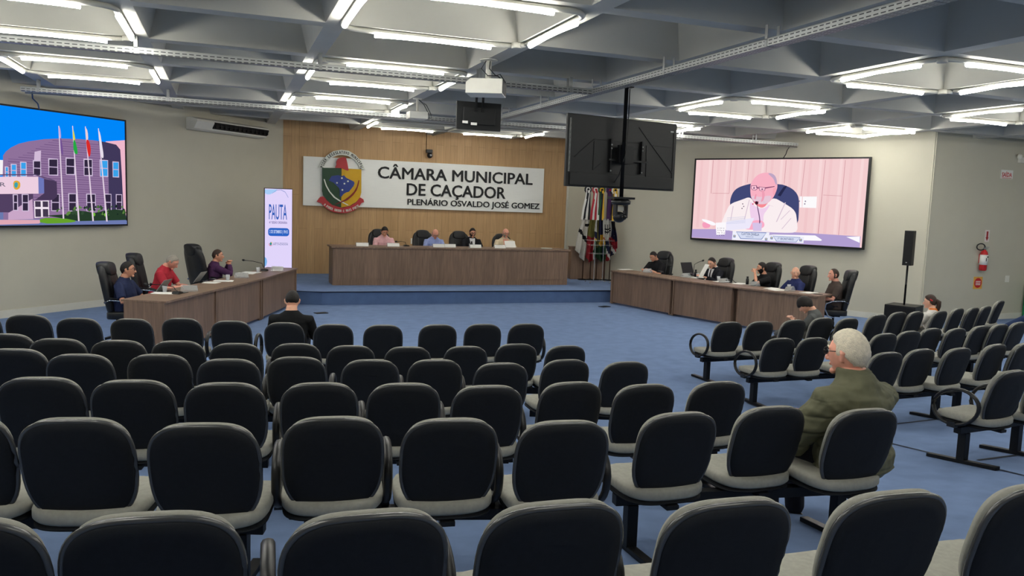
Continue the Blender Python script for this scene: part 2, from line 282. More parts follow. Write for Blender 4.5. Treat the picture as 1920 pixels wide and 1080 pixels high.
DATA={"chairs":[["L1",0,-2.238,9.244,0.183,0.22,""],["L1",1,-1.818,9.343,0.142,0.22,""],["L1",2,-1.359,9.3,0.108,0.22,""],["L1",3,-0.9,9.597,0.051,0.22,""],["L1",4,-0.407,9.838,-0.005,0.22,"R"],["L1",5,0.118,9.581,-0.016,0.22,"R"],["L1",6,0.68,9.386,-0.016,0.22,""],["L1",7,1.177,9.21,-0.016,0.13,""],["L1",8,1.721,9.097,-0.015,0.13,""],["L1",9,2.347,9.04,-0.016,0.13,""],["L1",10,2.887,9.014,-0.016,0.13,""],["L1",11,3.418,8.969,-0.016,0.13,"R"],["L2",0,-1.591,7.452,0.262,0.2,""],["L2",1,-1.189,7.24,0.25,0.2,""],["L2",2,-0.763,7.284,0.219,0.2,""],["L2",3,-0.326,7.42,0.179,0.2,""],["L2",4,0.138,7.365,0.155,0.2,"R"],["L2",5,0.654,7.525,0.111,0.2,""],["L2",6,1.113,7.458,0.091,0.13,""],["L2",7,1.647,7.474,0.063,0.13,""],["L2",8,2.269,7.648,0.019,0.13,""],["L2",9,2.825,7.71,-0.008,0.13,""],["L2",10,3.274,7.537,-0.007,0.03,""],["L3",0,-1.704,6.56,0.341,0.2,""],["L3",1,-1.306,6.413,0.327,0.2,""],["L3",2,-0.875,6.201,0.318,0.2,""],["L3",3,-0.392,6.32,0.279,0.2,""],["L3",4,0.073,6.106,0.272,0.2,""],["L3",5,0.559,6.341,0.224,0.2,"LR"],["L3",6,1.079,6.22,0.21,0.13,"R"],["L3",7,1.604,6.282,0.179,0.13,"R"],["L3",8,2.08,6.044,0.185,0.13,""],["L3",9,2.727,6.308,0.135,0.03,""],["L3",10,3.185,6.098,0.143,0.03,""],["L4",0,-0.886,5.006,0.423,0.17,"L"],["L4",1,-0.432,4.934,0.405,0.17,""],["L4",2,0.043,4.845,0.39,0.17,""],["L4",3,0.546,4.859,0.364,0.13,"LR"],["L4",4,1.04,4.836,0.344,0.13,"R"],["L4",5,1.527,4.711,0.337,0.13,"R"],["L4",6,2.107,4.83,0.304,0.03,""],["L4",7,2.555,4.666,0.307,0.03,""],["L4",8,3.153,4.724,0.285,0.03,""],["L5",0,-0.966,3.871,0.53,0.2,""],["L5",1,-0.515,3.758,0.519,0.2,""],["L5",2,-0.031,3.602,0.51,0.2,""],["L5",3,0.479,3.707,0.477,0.13,"LR"],["L5",4,0.986,3.607,0.466,0.13,"R"],["L5",5,1.485,3.477,0.461,0.13,"R"],["L5",6,2.142,3.599,0.427,0.03,""],["L5",7,2.771,3.688,0.402,0.03,""],["L5",8,3.231,3.499,0.411,0.03,""],["L6",0,-0.592,2.394,0.65,0.12,""],["L6",1,-0.141,2.356,0.633,0.12,""],["L6",2,0.36,2.262,0.622,0.05,"LR"],["L6",3,0.886,2.239,0.605,0.05,"R"],["L6",4,1.404,2.145,0.597,0.05,""],["L6",5,1.974,2.096,0.585,0.05,""],["L6",6,2.55,2.045,0.576,0.05,""],["R1",0,6.112,8.803,-0.016,-0.044,"L"],["R1",1,6.584,8.788,-0.015,-0.074,""],["R1",2,7.172,8.857,-0.016,-0.11,""],["R1",3,7.749,8.983,-0.016,-0.146,""],["R1",4,8.108,8.892,-0.016,-0.166,"R"],["R1",5,8.891,9.165,-0.016,-0.215,""],["R1",6,9.487,9.369,-0.015,-0.253,""],["R1",7,9.856,9.391,-0.016,-0.272,""],["R1",8,10.348,9.399,-0.016,-0.297,""],["R1",9,10.987,9.64,-0.016,-0.334,""],["R1",10,11.395,9.703,0.005,-0.354,""],["R1",11,11.739,9.757,0.029,-0.38,""],["R1",12,12.525,10.139,0.062,-0.42,""],["R2",0,5.958,7.598,-0.016,-0.031,"L"],["R2",1,6.399,7.562,-0.015,-0.054,""],["R2",2,7.041,7.612,-0.015,-0.089,""],["R2",3,7.573,7.692,-0.016,-0.118,""],["R2",4,8.085,7.811,-0.015,-0.146,""],["R2",5,8.598,7.951,-0.015,-0.175,""],["R2",6,8.971,7.9,0.006,-0.193,""],["R2",7,9.503,7.992,0.023,-0.22,""],["R2",8,9.826,7.97,0.042,-0.235,""],["R2",9,10.193,7.985,0.062,-0.252,""],["R3",0,6.19,6.279,0.096,-0.07,""],["R3",1,6.74,6.391,0.091,-0.119,""],["R3",2,7.14,6.296,0.107,-0.153,""],["R3",3,7.761,6.382,0.113,-0.208,""],["R3",4,8.128,6.33,0.129,-0.237,""],["R4",0,5.833,4.697,0.261,-0.12,"LR"],["R4",1,6.353,4.757,0.261,-0.15,""],["R1",13,12.49,8.96,0.02,-1.35,""]],"items":[["L","mic",[-0.661,12.447,0.77],[-1.086,12.616,0.894]],["L","mic",[0.722,16.196,0.77],[0.348,16.355,0.965]],["L","cup",[-0.846,12.656,0.77],None],["L","cup",[0.036,14.352,0.77],None],["L","cup",[0.59,15.852,0.77],None],["L","paper",[-0.845,12.522,0.77],None],["L","paper",[-0.25,14.005,0.77],None],["L","paper",[-0.025,14.263,0.77],None],["L","paper",[0.473,15.848,0.77],None],["L","paper",[0.37,15.627,0.77],None],["L","plate",[-0.514,12.781,0.77],None],["L","plate",[0.27,14.817,0.77],None],["L","plate",[0.965,16.207,0.77],None],["L","phone",[-0.58,12.577,0.77],None],["L","phone",[0.294,15.625,0.77],None],["L","tablet",[-0.929,12.797,0.77],None],["L","tablet",[-0.459,14.091,0.77],None],["R","mic",[9.491,15.985,0.79],[9.702,15.926,0.952]],["R","mic",[9.881,15.227,0.79],[10.086,15.191,1.131]],["R","mic",[9.959,14.064,0.79],[10.14,13.995,0.763]],["R","cup",[9.691,14.741,0.79],None],["R","cup",[9.761,14.064,0.79],None],["R","cup",[10.265,12.461,0.79],None],["R","paper",[8.962,16.716,0.79],None],["R","paper",[9.719,14.742,0.79],None],["R","paper",[9.752,13.956,0.79],None],["R","paper",[9.898,13.534,0.79],None],["R","paper",[10.015,12.653,0.79],None],["R","paper",[9.939,12.381,0.79],None],["R","paper",[10.285,11.93,0.79],None],["R","plate",[9.147,15.971,0.79],None],["R","plate",[9.467,14.856,0.79],None],["R","plate",[9.67,13.744,0.79],None],["R","plate",[9.975,13.131,0.79],None],["R","plate",[10.076,12.199,0.79],None],["R","phone",[10.288,11.678,0.79],None],["R","laptop",[9.84,15.604,0.79],None],["R","flask",[10.017,13.431,0.79],None],["R","flask",[9.792,14.98,0.79],None],["D","plate",[2.952,18.2,1.16],None],["D","plate",[3.679,18.25,1.16],None],["D","plate",[4.754,18.2,1.16],None],["D","plate",[5.043,18.25,1.16],None],["D","plate",[5.668,18.2,1.16],None],["D","plate",[6.294,18.2,1.16],None],["D","paper",[3.952,18.35,1.16],None],["D","paper",[4.506,18.35,1.16],None],["D","paper",[5.985,18.3,1.16],None],["D","paper",[6.691,18.3,1.16],None],["D","paper",[7.429,18.3,1.16],None],["D","cup",[5.577,18.3,1.16],None],["D","flask",[5.589,18.25,1.16],None],["D","mic",[4.05,18.5,1.16],[3.805,18.45,1.273]]],"L":{"corners":[[0.011,2.055],[0.008,0.002],[2.55,2.025],[2.622,-0.046]],"drum":[[2.472,0.869],[2.454,1.197],[2.404,1.266],[2.313,1.34],[2.176,1.413],[1.992,1.47],[1.707,1.531],[1.412,1.57],[1.053,1.593],[0.733,1.598],[0.455,1.585],[0.227,1.557],[0.135,1.47],[0.107,0.977],[0.079,0.185],[0.431,0.162],[2.486,0.127]],"drum_shade":[[0.623,1.594],[0.455,1.585],[0.227,1.557],[0.135,1.47],[0.107,0.977],[0.079,0.185],[0.415,0.257],[0.414,0.916],[0.548,1.235]],"pinkwall":[[0.213,1.549],[0.036,1.559],[0.038,0.74],[0.105,1.073],[0.135,1.463]],"whitewall":[[2.585,1.036],[2.466,1.049],[2.465,0.869],[2.591,0.853]],"canopy":[[2.592,0.839],[1.858,0.871],[1.86,0.58],[2.601,0.554]],"canopy_side":[[1.858,0.871],[1.752,0.842],[1.755,0.589],[1.86,0.58]],"canopy_dark":[[1.752,0.842],[1.509,0.804],[1.504,0.54],[1.593,0.473],[1.93,0.467],[1.755,0.589]],"rail":[[2.59,0.88],[1.916,0.916],[1.545,0.824],[1.546,0.806],[1.917,0.898],[2.591,0.863]],"under":[[2.601,0.554],[1.95,0.573],[1.96,0.253],[2.612,0.251]],"underlight":[[2.409,0.127],[2.405,0.241],[1.965,0.488],[1.959,0.135]],"ground":[[2.616,0.128],[1.75,0.123],[1.872,0.059],[2.357,0.032],[2.619,0.046]],"road":[[2.619,0.046],[1.872,0.059],[0.021,0.1],[0.023,0.01],[2.622,-0.046]],"hedge":[[1.857,0.156],[1.402,0.154],[1.093,0.096],[1.302,0.064],[1.848,0.054]],"bush":[[1.735,0.199],[1.349,0.221],[1.297,0.266],[1.088,0.289],[0.928,0.278],[0.766,0.244],[0.542,0.291],[0.283,0.317],[0.062,0.306],[0.036,0.112],[1.093,0.096]],"win0_1":[[2.423,1.004],[2.386,1.006],[2.391,0.852],[2.429,0.85]],"win1_1":[[2.318,1.052],[2.244,1.056],[2.251,0.862],[2.325,0.859]],"win2_1":[[2.153,1.097],[2.068,1.102],[2.075,0.874],[2.16,0.871]],"win3_0":[[1.921,1.134],[1.803,1.141],[1.81,0.903],[1.928,0.898]],"win4_0":[[1.633,1.184],[1.478,1.194],[1.485,0.925],[1.641,0.918]],"win5_0":[[1.296,1.221],[1.141,1.231],[1.149,0.952],[1.303,0.945]],"win6_0":[[0.931,1.223],[0.774,1.233],[0.781,0.951],[0.938,0.944]],"win7_1":[[0.59,1.228],[0.435,1.238],[0.442,0.95],[0.597,0.943]],"win8_1":[[0.307,1.215],[0.191,1.222],[0.196,0.949],[0.313,0.944]],"win9_0":[[1.602,0.571],[1.465,0.574],[1.474,0.292],[1.61,0.291]],"win10_0":[[1.262,0.586],[1.127,0.589],[1.135,0.289],[1.27,0.288]],"win11_0":[[0.893,0.588],[0.724,0.592],[0.732,0.291],[0.901,0.29]],"win12_0":[[0.507,0.597],[0.378,0.6],[0.385,0.304],[0.513,0.303]],"win13_0":[[0.248,0.596],[0.136,0.598],[0.142,0.317],[0.254,0.317]],"win14_0":[[2.148,0.552],[2.056,0.554],[2.064,0.284],[2.156,0.284]],"win15_0":[[2.306,0.544],[2.25,0.545],[2.258,0.294],[2.315,0.294]],"door":[[1.949,0.45],[1.671,0.465],[1.67,0.177],[1.949,0.156]],"pole0":[[1.463,1.786],[1.446,1.788],[1.392,0.143],[1.422,0.143]],"pole1":[[1.19,1.815],[1.172,1.816],[1.082,0.096],[1.114,0.096]],"pole2":[[0.928,1.83],[0.91,1.832],[0.781,0.094],[0.814,0.094]],"pole3":[[0.653,1.824],[0.634,1.826],[0.479,0.086],[0.513,0.087]],"f0a":[[1.461,1.776],[1.427,1.758],[1.412,1.574],[1.442,1.572]],"f0b":[[1.442,1.572],[1.412,1.574],[1.38,1.358],[1.391,1.248],[1.431,1.355]],"f1a":[[1.178,1.783],[1.145,1.664],[1.132,1.555],[1.178,1.573]],"f1b":[[1.178,1.573],[1.132,1.555],[1.09,1.38],[1.098,1.301],[1.174,1.34]],"f2a":[[0.915,1.82],[0.874,1.757],[0.863,1.589],[0.916,1.596]],"f2b":[[0.916,1.596],[0.852,1.59],[0.812,1.446],[0.827,1.309],[0.863,1.272],[0.894,1.395]],"f3":[[0.645,1.807],[0.606,1.738],[0.574,1.534],[0.54,1.328],[0.559,1.263],[0.607,1.324],[0.637,1.597]],"logo":[[2.328,0.772],[2.264,0.795],[2.202,0.766],[2.205,0.672],[2.27,0.628],[2.325,0.658]],"logo_in":[[2.306,0.752],[2.265,0.764],[2.244,0.744],[2.25,0.692],[2.28,0.659],[2.313,0.689]],"or":[[2.595,0.731],[2.461,0.736],[2.464,0.664],[2.598,0.66]]},"R":{"corners":[[-0.067,2.036],[4.101,1.982],[4.064,-0.023],[-0.082,-0.001]],"inner":[[-0.038,1.994],[4.049,1.95],[4.03,0.029],[-0.05,0.038]],"desk":[[-0.045,0.249],[0.926,0.294],[2.664,0.297],[4.031,0.278],[4.03,0.029],[-0.05,0.038]],"chairback":[[0.924,0.88],[0.936,1.071],[1.012,1.238],[1.154,1.335],[1.394,1.403],[1.537,1.428],[2.151,1.406],[2.268,1.378],[2.433,1.308],[2.554,1.197],[2.613,1.063],[2.631,0.748],[2.629,0.477],[2.324,0.28],[1.115,0.458]],"chairseam":[[2.1,1.143],[2.225,1.339],[2.291,1.374],[2.304,1.351],[2.171,1.121]],"jacket":[[0.75,0.467],[0.846,0.734],[0.934,0.916],[1.225,1.018],[1.439,1.105],[1.574,0.898],[1.795,0.812],[1.962,1.117],[2.275,0.964],[2.549,0.802],[2.6,0.566],[2.642,0.296],[2.325,0.269],[1.618,0.268],[1.08,0.242],[0.698,0.296]],"shirt":[[1.445,1.012],[1.577,0.852],[1.795,0.812],[1.95,0.955],[1.89,0.815],[1.781,0.672],[1.818,0.488],[1.505,0.498],[1.436,0.801]],"neck":[[1.494,1.013],[1.941,1.093],[1.93,0.909],[1.797,0.789],[1.601,0.853]],"face":[[1.416,1.362],[1.441,1.432],[1.505,1.549],[1.618,1.642],[1.758,1.677],[1.9,1.666],[2.022,1.587],[2.068,1.439],[2.087,1.325],[2.031,1.141],[1.967,1.048],[1.88,0.953],[1.74,0.915],[1.595,0.946],[1.494,1.013],[1.437,1.129]],"hair":[[1.83,1.655],[1.9,1.666],[2.009,1.61],[2.064,1.485],[2.066,1.37],[2.023,1.416],[1.98,1.53],[1.881,1.609]],"ear":[[1.973,1.3],[2.04,1.336],[2.072,1.279],[2.031,1.141],[1.983,1.152]],"beard":[[1.451,1.105],[1.535,1.119],[1.705,1.088],[1.89,1.138],[1.962,1.117],[1.924,1.001],[1.811,0.928],[1.669,0.92],[1.545,0.968]],"gl1":[[1.433,1.362],[1.577,1.369],[1.606,1.295],[1.561,1.252],[1.477,1.258],[1.437,1.304]],"gl2":[[1.627,1.341],[1.795,1.325],[1.788,1.251],[1.731,1.223],[1.657,1.249]],"glarm":[[1.783,1.321],[2.015,1.358],[2.016,1.342],[1.797,1.298]],"mic":[[1.568,0.98],[1.603,0.997],[1.645,0.982],[1.655,0.936],[1.622,0.904],[1.577,0.922]],"micstem":[[1.612,0.911],[1.636,0.912],[1.739,0.531],[1.721,0.449],[1.704,0.483],[1.705,0.576]],"paper":[[0.864,0.471],[1.571,0.594],[1.468,0.332],[0.878,0.256]],"handL":[[0.221,0.445],[0.431,0.429],[0.465,0.309],[0.258,0.275]],"paper2":[[0.215,0.53],[0.611,0.437],[0.566,0.338],[0.219,0.469]],"mug":[[0.591,0.436],[0.864,0.46],[0.859,0.159],[0.631,0.135]],"handR":[[1.412,0.447],[1.598,0.549],[1.815,0.534],[1.85,0.373],[1.591,0.302],[1.311,0.313]],"cup":[[1.536,0.476],[1.775,0.486],[1.773,0.288],[1.569,0.278]],"outlet":[[2.693,1.128],[3.013,1.135],[3.017,0.873],[2.701,0.874]],"outlet2":[[2.621,1.131],[2.675,1.132],[2.69,0.874],[2.636,0.872]],"plate1":[[1.054,0.253],[1.976,0.263],[1.966,0.065],[1.049,0.03]],"plate2":[[1.968,0.204],[2.795,0.202],[2.794,0.055],[1.967,0.058]],"pl1in":[[1.142,0.245],[1.905,0.259],[1.799,0.086],[1.265,0.073]],"pl2in":[[2.064,0.186],[2.717,0.191],[2.625,0.068],[2.154,0.064]],"paper3":[[1.979,0.217],[3.046,0.249],[3.206,0.157],[3.186,0.133],[2.789,0.122]],"paper4":[[3.732,0.252],[4.02,0.278],[4.027,0.137]],"seam0":[[0.412,1.972],[0.427,1.972],[0.422,1.156],[0.409,1.155]],"seam1":[[0.883,1.969],[0.896,1.969],[0.892,1.165],[0.882,1.164]],"seam2":[[1.336,1.967],[1.348,1.967],[1.339,1.431],[1.329,1.431]],"seam3":[[1.776,1.964],[1.787,1.964],[1.786,1.677],[1.777,1.677]],"seam4":[[2.237,1.961],[2.249,1.961],[2.242,1.418],[2.231,1.418]],"seam5":[[2.681,1.959],[2.692,1.959],[2.659,1.132],[2.648,1.132]],"seam6":[[3.136,1.956],[3.146,1.956],[3.11,0.275],[3.095,0.274]],"seam7":[[3.57,1.953],[3.581,1.953],[3.562,0.276],[3.551,0.275]],"hs1":[[0.447,1.166],[0.892,1.169],[0.893,1.16],[0.448,1.156]],"hs2":[[3.151,1.176],[3.557,1.162],[3.558,1.154],[3.152,1.167]],"tx1":[[1.284,0.235],[1.728,0.236],[1.726,0.166],[1.289,0.162]],"tx2":[[2.189,0.163],[2.566,0.165],[2.561,0.11],[2.193,0.108]],"tx3":[[1.353,0.156],[1.674,0.159],[1.671,0.13],[1.356,0.123]]},"E":{"panel":[[1.856,3.257],[1.862,2.044]],"arcout":[[2.225,3.008],[2.3,3.159],[2.419,3.304],[2.591,3.427],[2.782,3.472],[2.974,3.457],[3.151,3.361],[3.295,3.21],[3.396,3.003]],"arcin":[[2.345,3.005],[2.421,3.13],[2.541,3.259],[2.696,3.328],[2.818,3.343],[2.958,3.324],[3.1,3.253],[3.208,3.135],[3.272,3.006]],"shield":[[2.311,2.994],[2.796,3.006],[3.298,3.001],[3.304,2.412],[3.273,2.286],[3.186,2.176],[3.028,2.064],[2.799,2.007],[2.571,2.067],[2.431,2.186],[2.343,2.305],[2.316,2.41]],"yellow":[[2.796,3.006],[3.298,3.001],[3.304,2.412],[3.273,2.286],[3.186,2.176],[3.028,2.064],[2.796,2.007]],"map":[[2.478,2.679],[2.546,2.796],[2.702,2.826],[2.807,2.808],[2.859,2.828],[2.913,2.768],[3.019,2.72],[3.108,2.68],[3.126,2.636],[3.101,2.564],[3.031,2.473],[2.988,2.418],[2.918,2.397],[2.848,2.351],[2.796,2.278],[2.752,2.294],[2.759,2.409],[2.741,2.497],[2.67,2.564],[2.6,2.632]],"cap":[[2.63,3.01],[2.664,3.09],[2.655,3.16],[2.697,3.241],[2.767,3.27],[2.854,3.293],[2.907,3.26],[2.934,3.156],[2.972,2.965],[2.946,2.949],[2.787,3.005]],"sword1":[[2.348,2.708],[2.37,2.713],[2.427,2.554],[2.515,2.4],[2.639,2.272],[2.78,2.18],[2.978,2.084],[2.966,2.066],[2.78,2.145],[2.604,2.253],[2.481,2.398],[2.401,2.536]],"sword2":[[3.246,2.721],[3.223,2.72],[3.181,2.55],[3.111,2.423],[3.007,2.312],[2.867,2.201],[2.745,2.143],[2.606,2.068],[2.78,2.127],[2.955,2.204],[3.095,2.333],[3.182,2.461],[3.225,2.587]],"ribbon":[[2.186,2.142],[2.274,2.259],[2.335,2.274],[2.378,2.254],[2.466,2.169],[2.606,2.068],[2.799,1.995],[3.028,2.055],[3.186,2.158],[3.273,2.286],[3.363,2.236],[3.382,2.165],[3.311,2.136],[3.259,2.054],[3.136,1.943],[2.959,1.875],[2.801,1.862],[2.608,1.882],[2.45,1.957],[2.346,2.042],[2.302,2.102],[2.241,2.118]],"stars":[[2.804,2.755],[2.958,2.682],[2.682,2.63],[2.869,2.618],[2.82,2.457]],"arctxt":[[2.318,3.125],[2.783,3.394],[3.297,3.122]],"ribtxt":[[2.389,2.061],[2.8,1.924],[3.241,2.071]]},"B":{"panel":[[-0.041,2.098],[0.55,2.117],[0.56,0.376],[-0.031,0.372]],"pauta":[[0.054,1.774],[0.44,1.777],[0.441,1.439],[0.054,1.434]],"l2":[[0.059,1.415],[0.446,1.42],[0.447,1.348],[0.059,1.343]],"pill":[[0.041,1.247],[0.489,1.257],[0.49,1.077],[0.042,1.069]],"l3":[[0.071,1.206],[0.461,1.21],[0.462,1.113],[0.071,1.11]],"lg":[[0.056,0.948],[0.134,0.95],[0.135,0.834],[0.056,0.833]],"l4":[[0.148,0.931],[0.472,0.929],[0.472,0.868],[0.148,0.868]],"blob":[[-0.034,2.094],[0.241,2.105],[0.195,2.048],[0.126,2.015],[0.081,1.989],[0.012,1.986],[-0.034,2.016]],"blob2":[[-0.031,0.602],[0.003,0.578],[0.02,0.506],[0.004,0.421],[-0.031,0.384]],"arc":[[0.126,2.019],[0.218,2.094],[0.311,2.103],[0.404,2.056],[0.469,1.939]]},"seams":[[[5.813,7.642],[5.914,7.327],[6.012,7.034],[5.984,6.621],[5.963,6.248],[5.936,5.898],[5.913,5.578],[5.897,5.288],[5.873,5.011],[5.861,4.761],[5.843,4.524],[5.831,4.306],[5.817,4.1],[5.801,3.904]],[[5.936,4.702],[6.014,4.706],[6.093,4.709],[6.172,4.713],[6.251,4.716],[6.331,4.719],[6.411,4.722],[6.492,4.724],[6.573,4.727],[6.655,4.729],[6.737,4.731],[6.82,4.733],[6.903,4.735],[6.986,4.737]],[[6.473,6.212],[6.585,6.214],[6.707,6.223],[6.829,6.232],[6.952,6.241],[7.068,6.242],[7.193,6.25],[7.319,6.257],[7.437,6.257],[7.565,6.264],[7.685,6.264],[7.815,6.27],[7.937,6.269],[8.068,6.275]]]}
# ---------------------------------------------------------------- room shell
AL = math.radians(46.8); AR = math.radians(-58.7)          # directions of the two splayed walls
YF = 20.8; ZB = 4.0                                         # panelled wall, underside of the beams
def Lw(t, off=0): return Vector((-1.93+math.cos(AL)*t+math.sin(AL)*off, 17.29+math.sin(AL)*t-math.cos(AL)*off))
def Rw(t, off=0): return Vector((11.26+math.cos(AR)*t+math.sin(AR)*off, 17.37+math.sin(AR)*t-math.cos(AR)*off))
tl = (YF-17.29)/math.sin(AL); tr = (YF-17.37)/math.sin(AR)
LC, RC = Lw(tl), Rw(tr)
EC = Rw((12.8-17.37)/math.sin(AR)); LB = Lw((8.6-17.29)/math.sin(AL))
XE, YS = 19.0, -4.6
def wall(name, a, b, z0, z1, m, th=.12):
    a, b = Vector(a[:2]), Vector(b[:2]); L = (b-a).length
    bm = bmesh.new(); box(bm, -.02, L+.02, 0, th, z0, z1)
    return struct(obj(name, bm, m, None, (a.x, a.y, 0), math.atan2(b.y-a.y, b.x-a.x)))
wall('wall_front', LC, RC, -.05, 4.95, M_WOOD)
wall('wall_left', LB, LC, -.05, 4.95, M_WALL)
wall('wall_right', RC, EC, -.05, 4.95, M_WALL)
wall('wall_side', EC, (XE, 12.8), -.05, 4.95, M_WALL)
wall('wall_east', (XE, 12.8), (XE, YS), -.05, 4.95, M_WALL)
wall('wall_rear', (XE, YS), (LB.x, YS), -.05, 4.95, M_WALL)
wall('wall_west', (LB.x, YS), LB, -.05, 4.95, M_WALL)
bm = bmesh.new(); nx, ny = 110, 110
gx = [LB.x-.3+(XE+.6-LB.x)*i/nx for i in range(nx+1)]; gy = [YS-.3+(21.2-YS+.3)*j/ny for j in range(ny+1)]
vv = [[bm.verts.new((x, y, floor_z(x, y))) for y in gy] for x in gx]
for i in range(nx):
    for j in range(ny): bm.faces.new((vv[i][j], vv[i+1][j], vv[i+1][j+1], vv[i][j+1]))
struct(obj('floor', bm, M_CARPET, smooth=True))
def base(name, a, b):
    a, b = Vector(a[:2]), Vector(b[:2]); L = (b-a).length; d = (b-a)/L; bm = bmesh.new(); n = max(2, int(L/.4))
    for k in range(n):
        s0, s1 = L*k/n, L*(k+1)/n
        z0, z1 = floor_z(*(a+d*s0)), floor_z(*(a+d*s1))
        vs = [bm.verts.new(p) for p in ((s0, -.018, z0-.02), (s1, -.018, z1-.02), (s1, -.018, z1+.13), (s0, -.018, z0+.13), (s0, .01, z0+.13), (s1, .01, z1+.13))]
        bm.faces.new(vs[:4]); bm.faces.new((vs[3], vs[2], vs[5], vs[4]))
    struct(obj(name, bm, M_BASE, None, (a.x, a.y, 0), math.atan2(d.y, d.x)))
base('baseboard_left', LB, Lw(tl-1.7)); base('baseboard_right', Rw(tr+1.6), EC); base('baseboard_side', EC, (XE, 12.8))
ZS = .285                                                   # height of the dais
DP = [(1.35, 17.02), (1.9, 16.8), (8.95, 16.8), (9.9, 19.5), (RC.x+.02, YF), (LC.x, YF), (.2, 19.5), (.62, 18.3)]
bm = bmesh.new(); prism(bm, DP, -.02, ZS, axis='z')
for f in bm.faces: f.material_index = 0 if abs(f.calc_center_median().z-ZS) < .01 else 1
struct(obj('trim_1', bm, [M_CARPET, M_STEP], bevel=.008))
bm = bmesh.new(); tube(bm, [(1.35, 17.005, ZS-.008), (1.9, 16.787, ZS-.008), (8.95, 16.787, ZS-.008)], .011, 6)
struct(obj('trim_2', bm, M_SEAM))
bm = bmesh.new(); box(bm, -.02, .03, -.025, .02, ZS, 4.0)
struct(obj('trim_3', bm, M_BASE, None, (RC.x-.01, YF-.03, 0)))
for i, pts in enumerate(DATA['seams']):
    bm = bmesh.new(); prev = None
    (xa, ya), (xb, yb) = pts[0], pts[-1]; n = 40
    nrm = Vector((yb-ya, xa-xb)).normalized()*.013
    for k in range(n+1):
        x, y = xa+(xb-xa)*k/n, ya+(yb-ya)*k/n; z = floor_z(x, y)+.006
        cur = [bm.verts.new((x+nrm.x, y+nrm.y, z)), bm.verts.new((x-nrm.x, y-nrm.y, z))]
        if prev: bm.faces.new((prev[0], prev[1], cur[1], cur[0]))
        prev = cur
    struct(obj('trim_%d' % (i+4), bm, M_SEAM))
# ---------------------------------------------------------------- waffle ceiling
GX = [-11.5, -9.45, -7.3, -5.15, -3.02, -.98, 1.12, 3.3, 5.45, 7.62, 9.83, 11.88, 13.95, 16.05, 18.1, 20.2]
GY = [-5, -2.98, -.98, 1.0, 2.98, 4.98, 6.96, 8.93, 10.93, 12.9, 14.8, 16.75, 18.65, 20.22, 22.3]
KZ = (ZB-2.25)/1.85
GX = [x*KZ for x in GX]+[21.4]; GY = [y*KZ for y in GY]
HB, RISE, INS = .105, .64, .17
bm = bmesh.new()
for i in range(len(GX)-1):
    for j in range(len(GY)-1):
        x0, x1, y0, y1 = GX[i], GX[i+1], GY[j], GY[j+1]
        def ring(d, z): return [bm.verts.new(p) for p in ((x0+d, y0+d, z), (x1-d, y0+d, z), (x1-d, y1-d, z), (x0+d, y1-d, z))]
        a, b, c = ring(0, ZB), ring(HB, ZB), ring(HB+INS, ZB+RISE)
        for k in range(4):
            bm.faces.new((a[k], a[(k+1) % 4], b[(k+1) % 4], b[k])); bm.faces.new((b[k], b[(k+1) % 4], c[(k+1) % 4], c[k]))
        bm.faces.new(c)
bmesh.ops.remove_doubles(bm, verts=bm.verts, dist=.0005)
struct(obj('ceiling', bm, M_CEIL, smooth=False))
# ---------------------------------------------------------------- square light fittings on the beams
def light_cell(i, j, label, i2=None, sides='SNWE', trim=0):
    i2 = i2 or i+1
    x0, x1, y0, y1 = GX[i]+.05, GX[i2]-.05, GY[j]+.05, GY[j+1]-.05; r = .2; x1 -= trim; y1 -= trim
    cx, cy = (x0+x1)/2, (y0+y1)/2; hx, hy = (x1-x0)/2, (y1-y0)/2
    t = thing('light_fitting', label, 'ceiling light', (cx, cy, ZB), 0, 'square light fittings on the ceiling beams')
    pts = [(p[0], p[1], -.027) for p in rrect(-hx, hx, -hy, hy, r, 6)]
    bm = bmesh.new(); tube(bm, pts, .03, 8, closed=True, r2=.026); obj('trunking', bm, M_OFFW, t)
    segs = []
    for n in range(i2-i):
        xm = (GX[i+n]+GX[i+n+1])/2-cx
        for s, sy in (('S', -1), ('N', 1)):
            if s in sides: segs.append([(xm-.63, sy*hy, -.060), (xm+.63, sy*hy, -.060)])
    for s, sx in (('W', -1), ('E', 1)):
        if s in sides: segs.append([(sx*hx, -.59, -.060), (sx*hx, .59, -.060)])
    for c in segs:
        bm = bmesh.new(); tube(bm, c, .029, 8); obj('light_tube', bm, M_TUBE, t)
    for sx, sy in ((-1, -1), (1, 1)):
        bm = bmesh.new(); lathe(bm, [(.055, -.06), (.06, -.05), (.06, 0)], 14, (sx*hx*.93, sy*hy*.93, 0)); obj('junction_box', bm, M_OFFW, t)
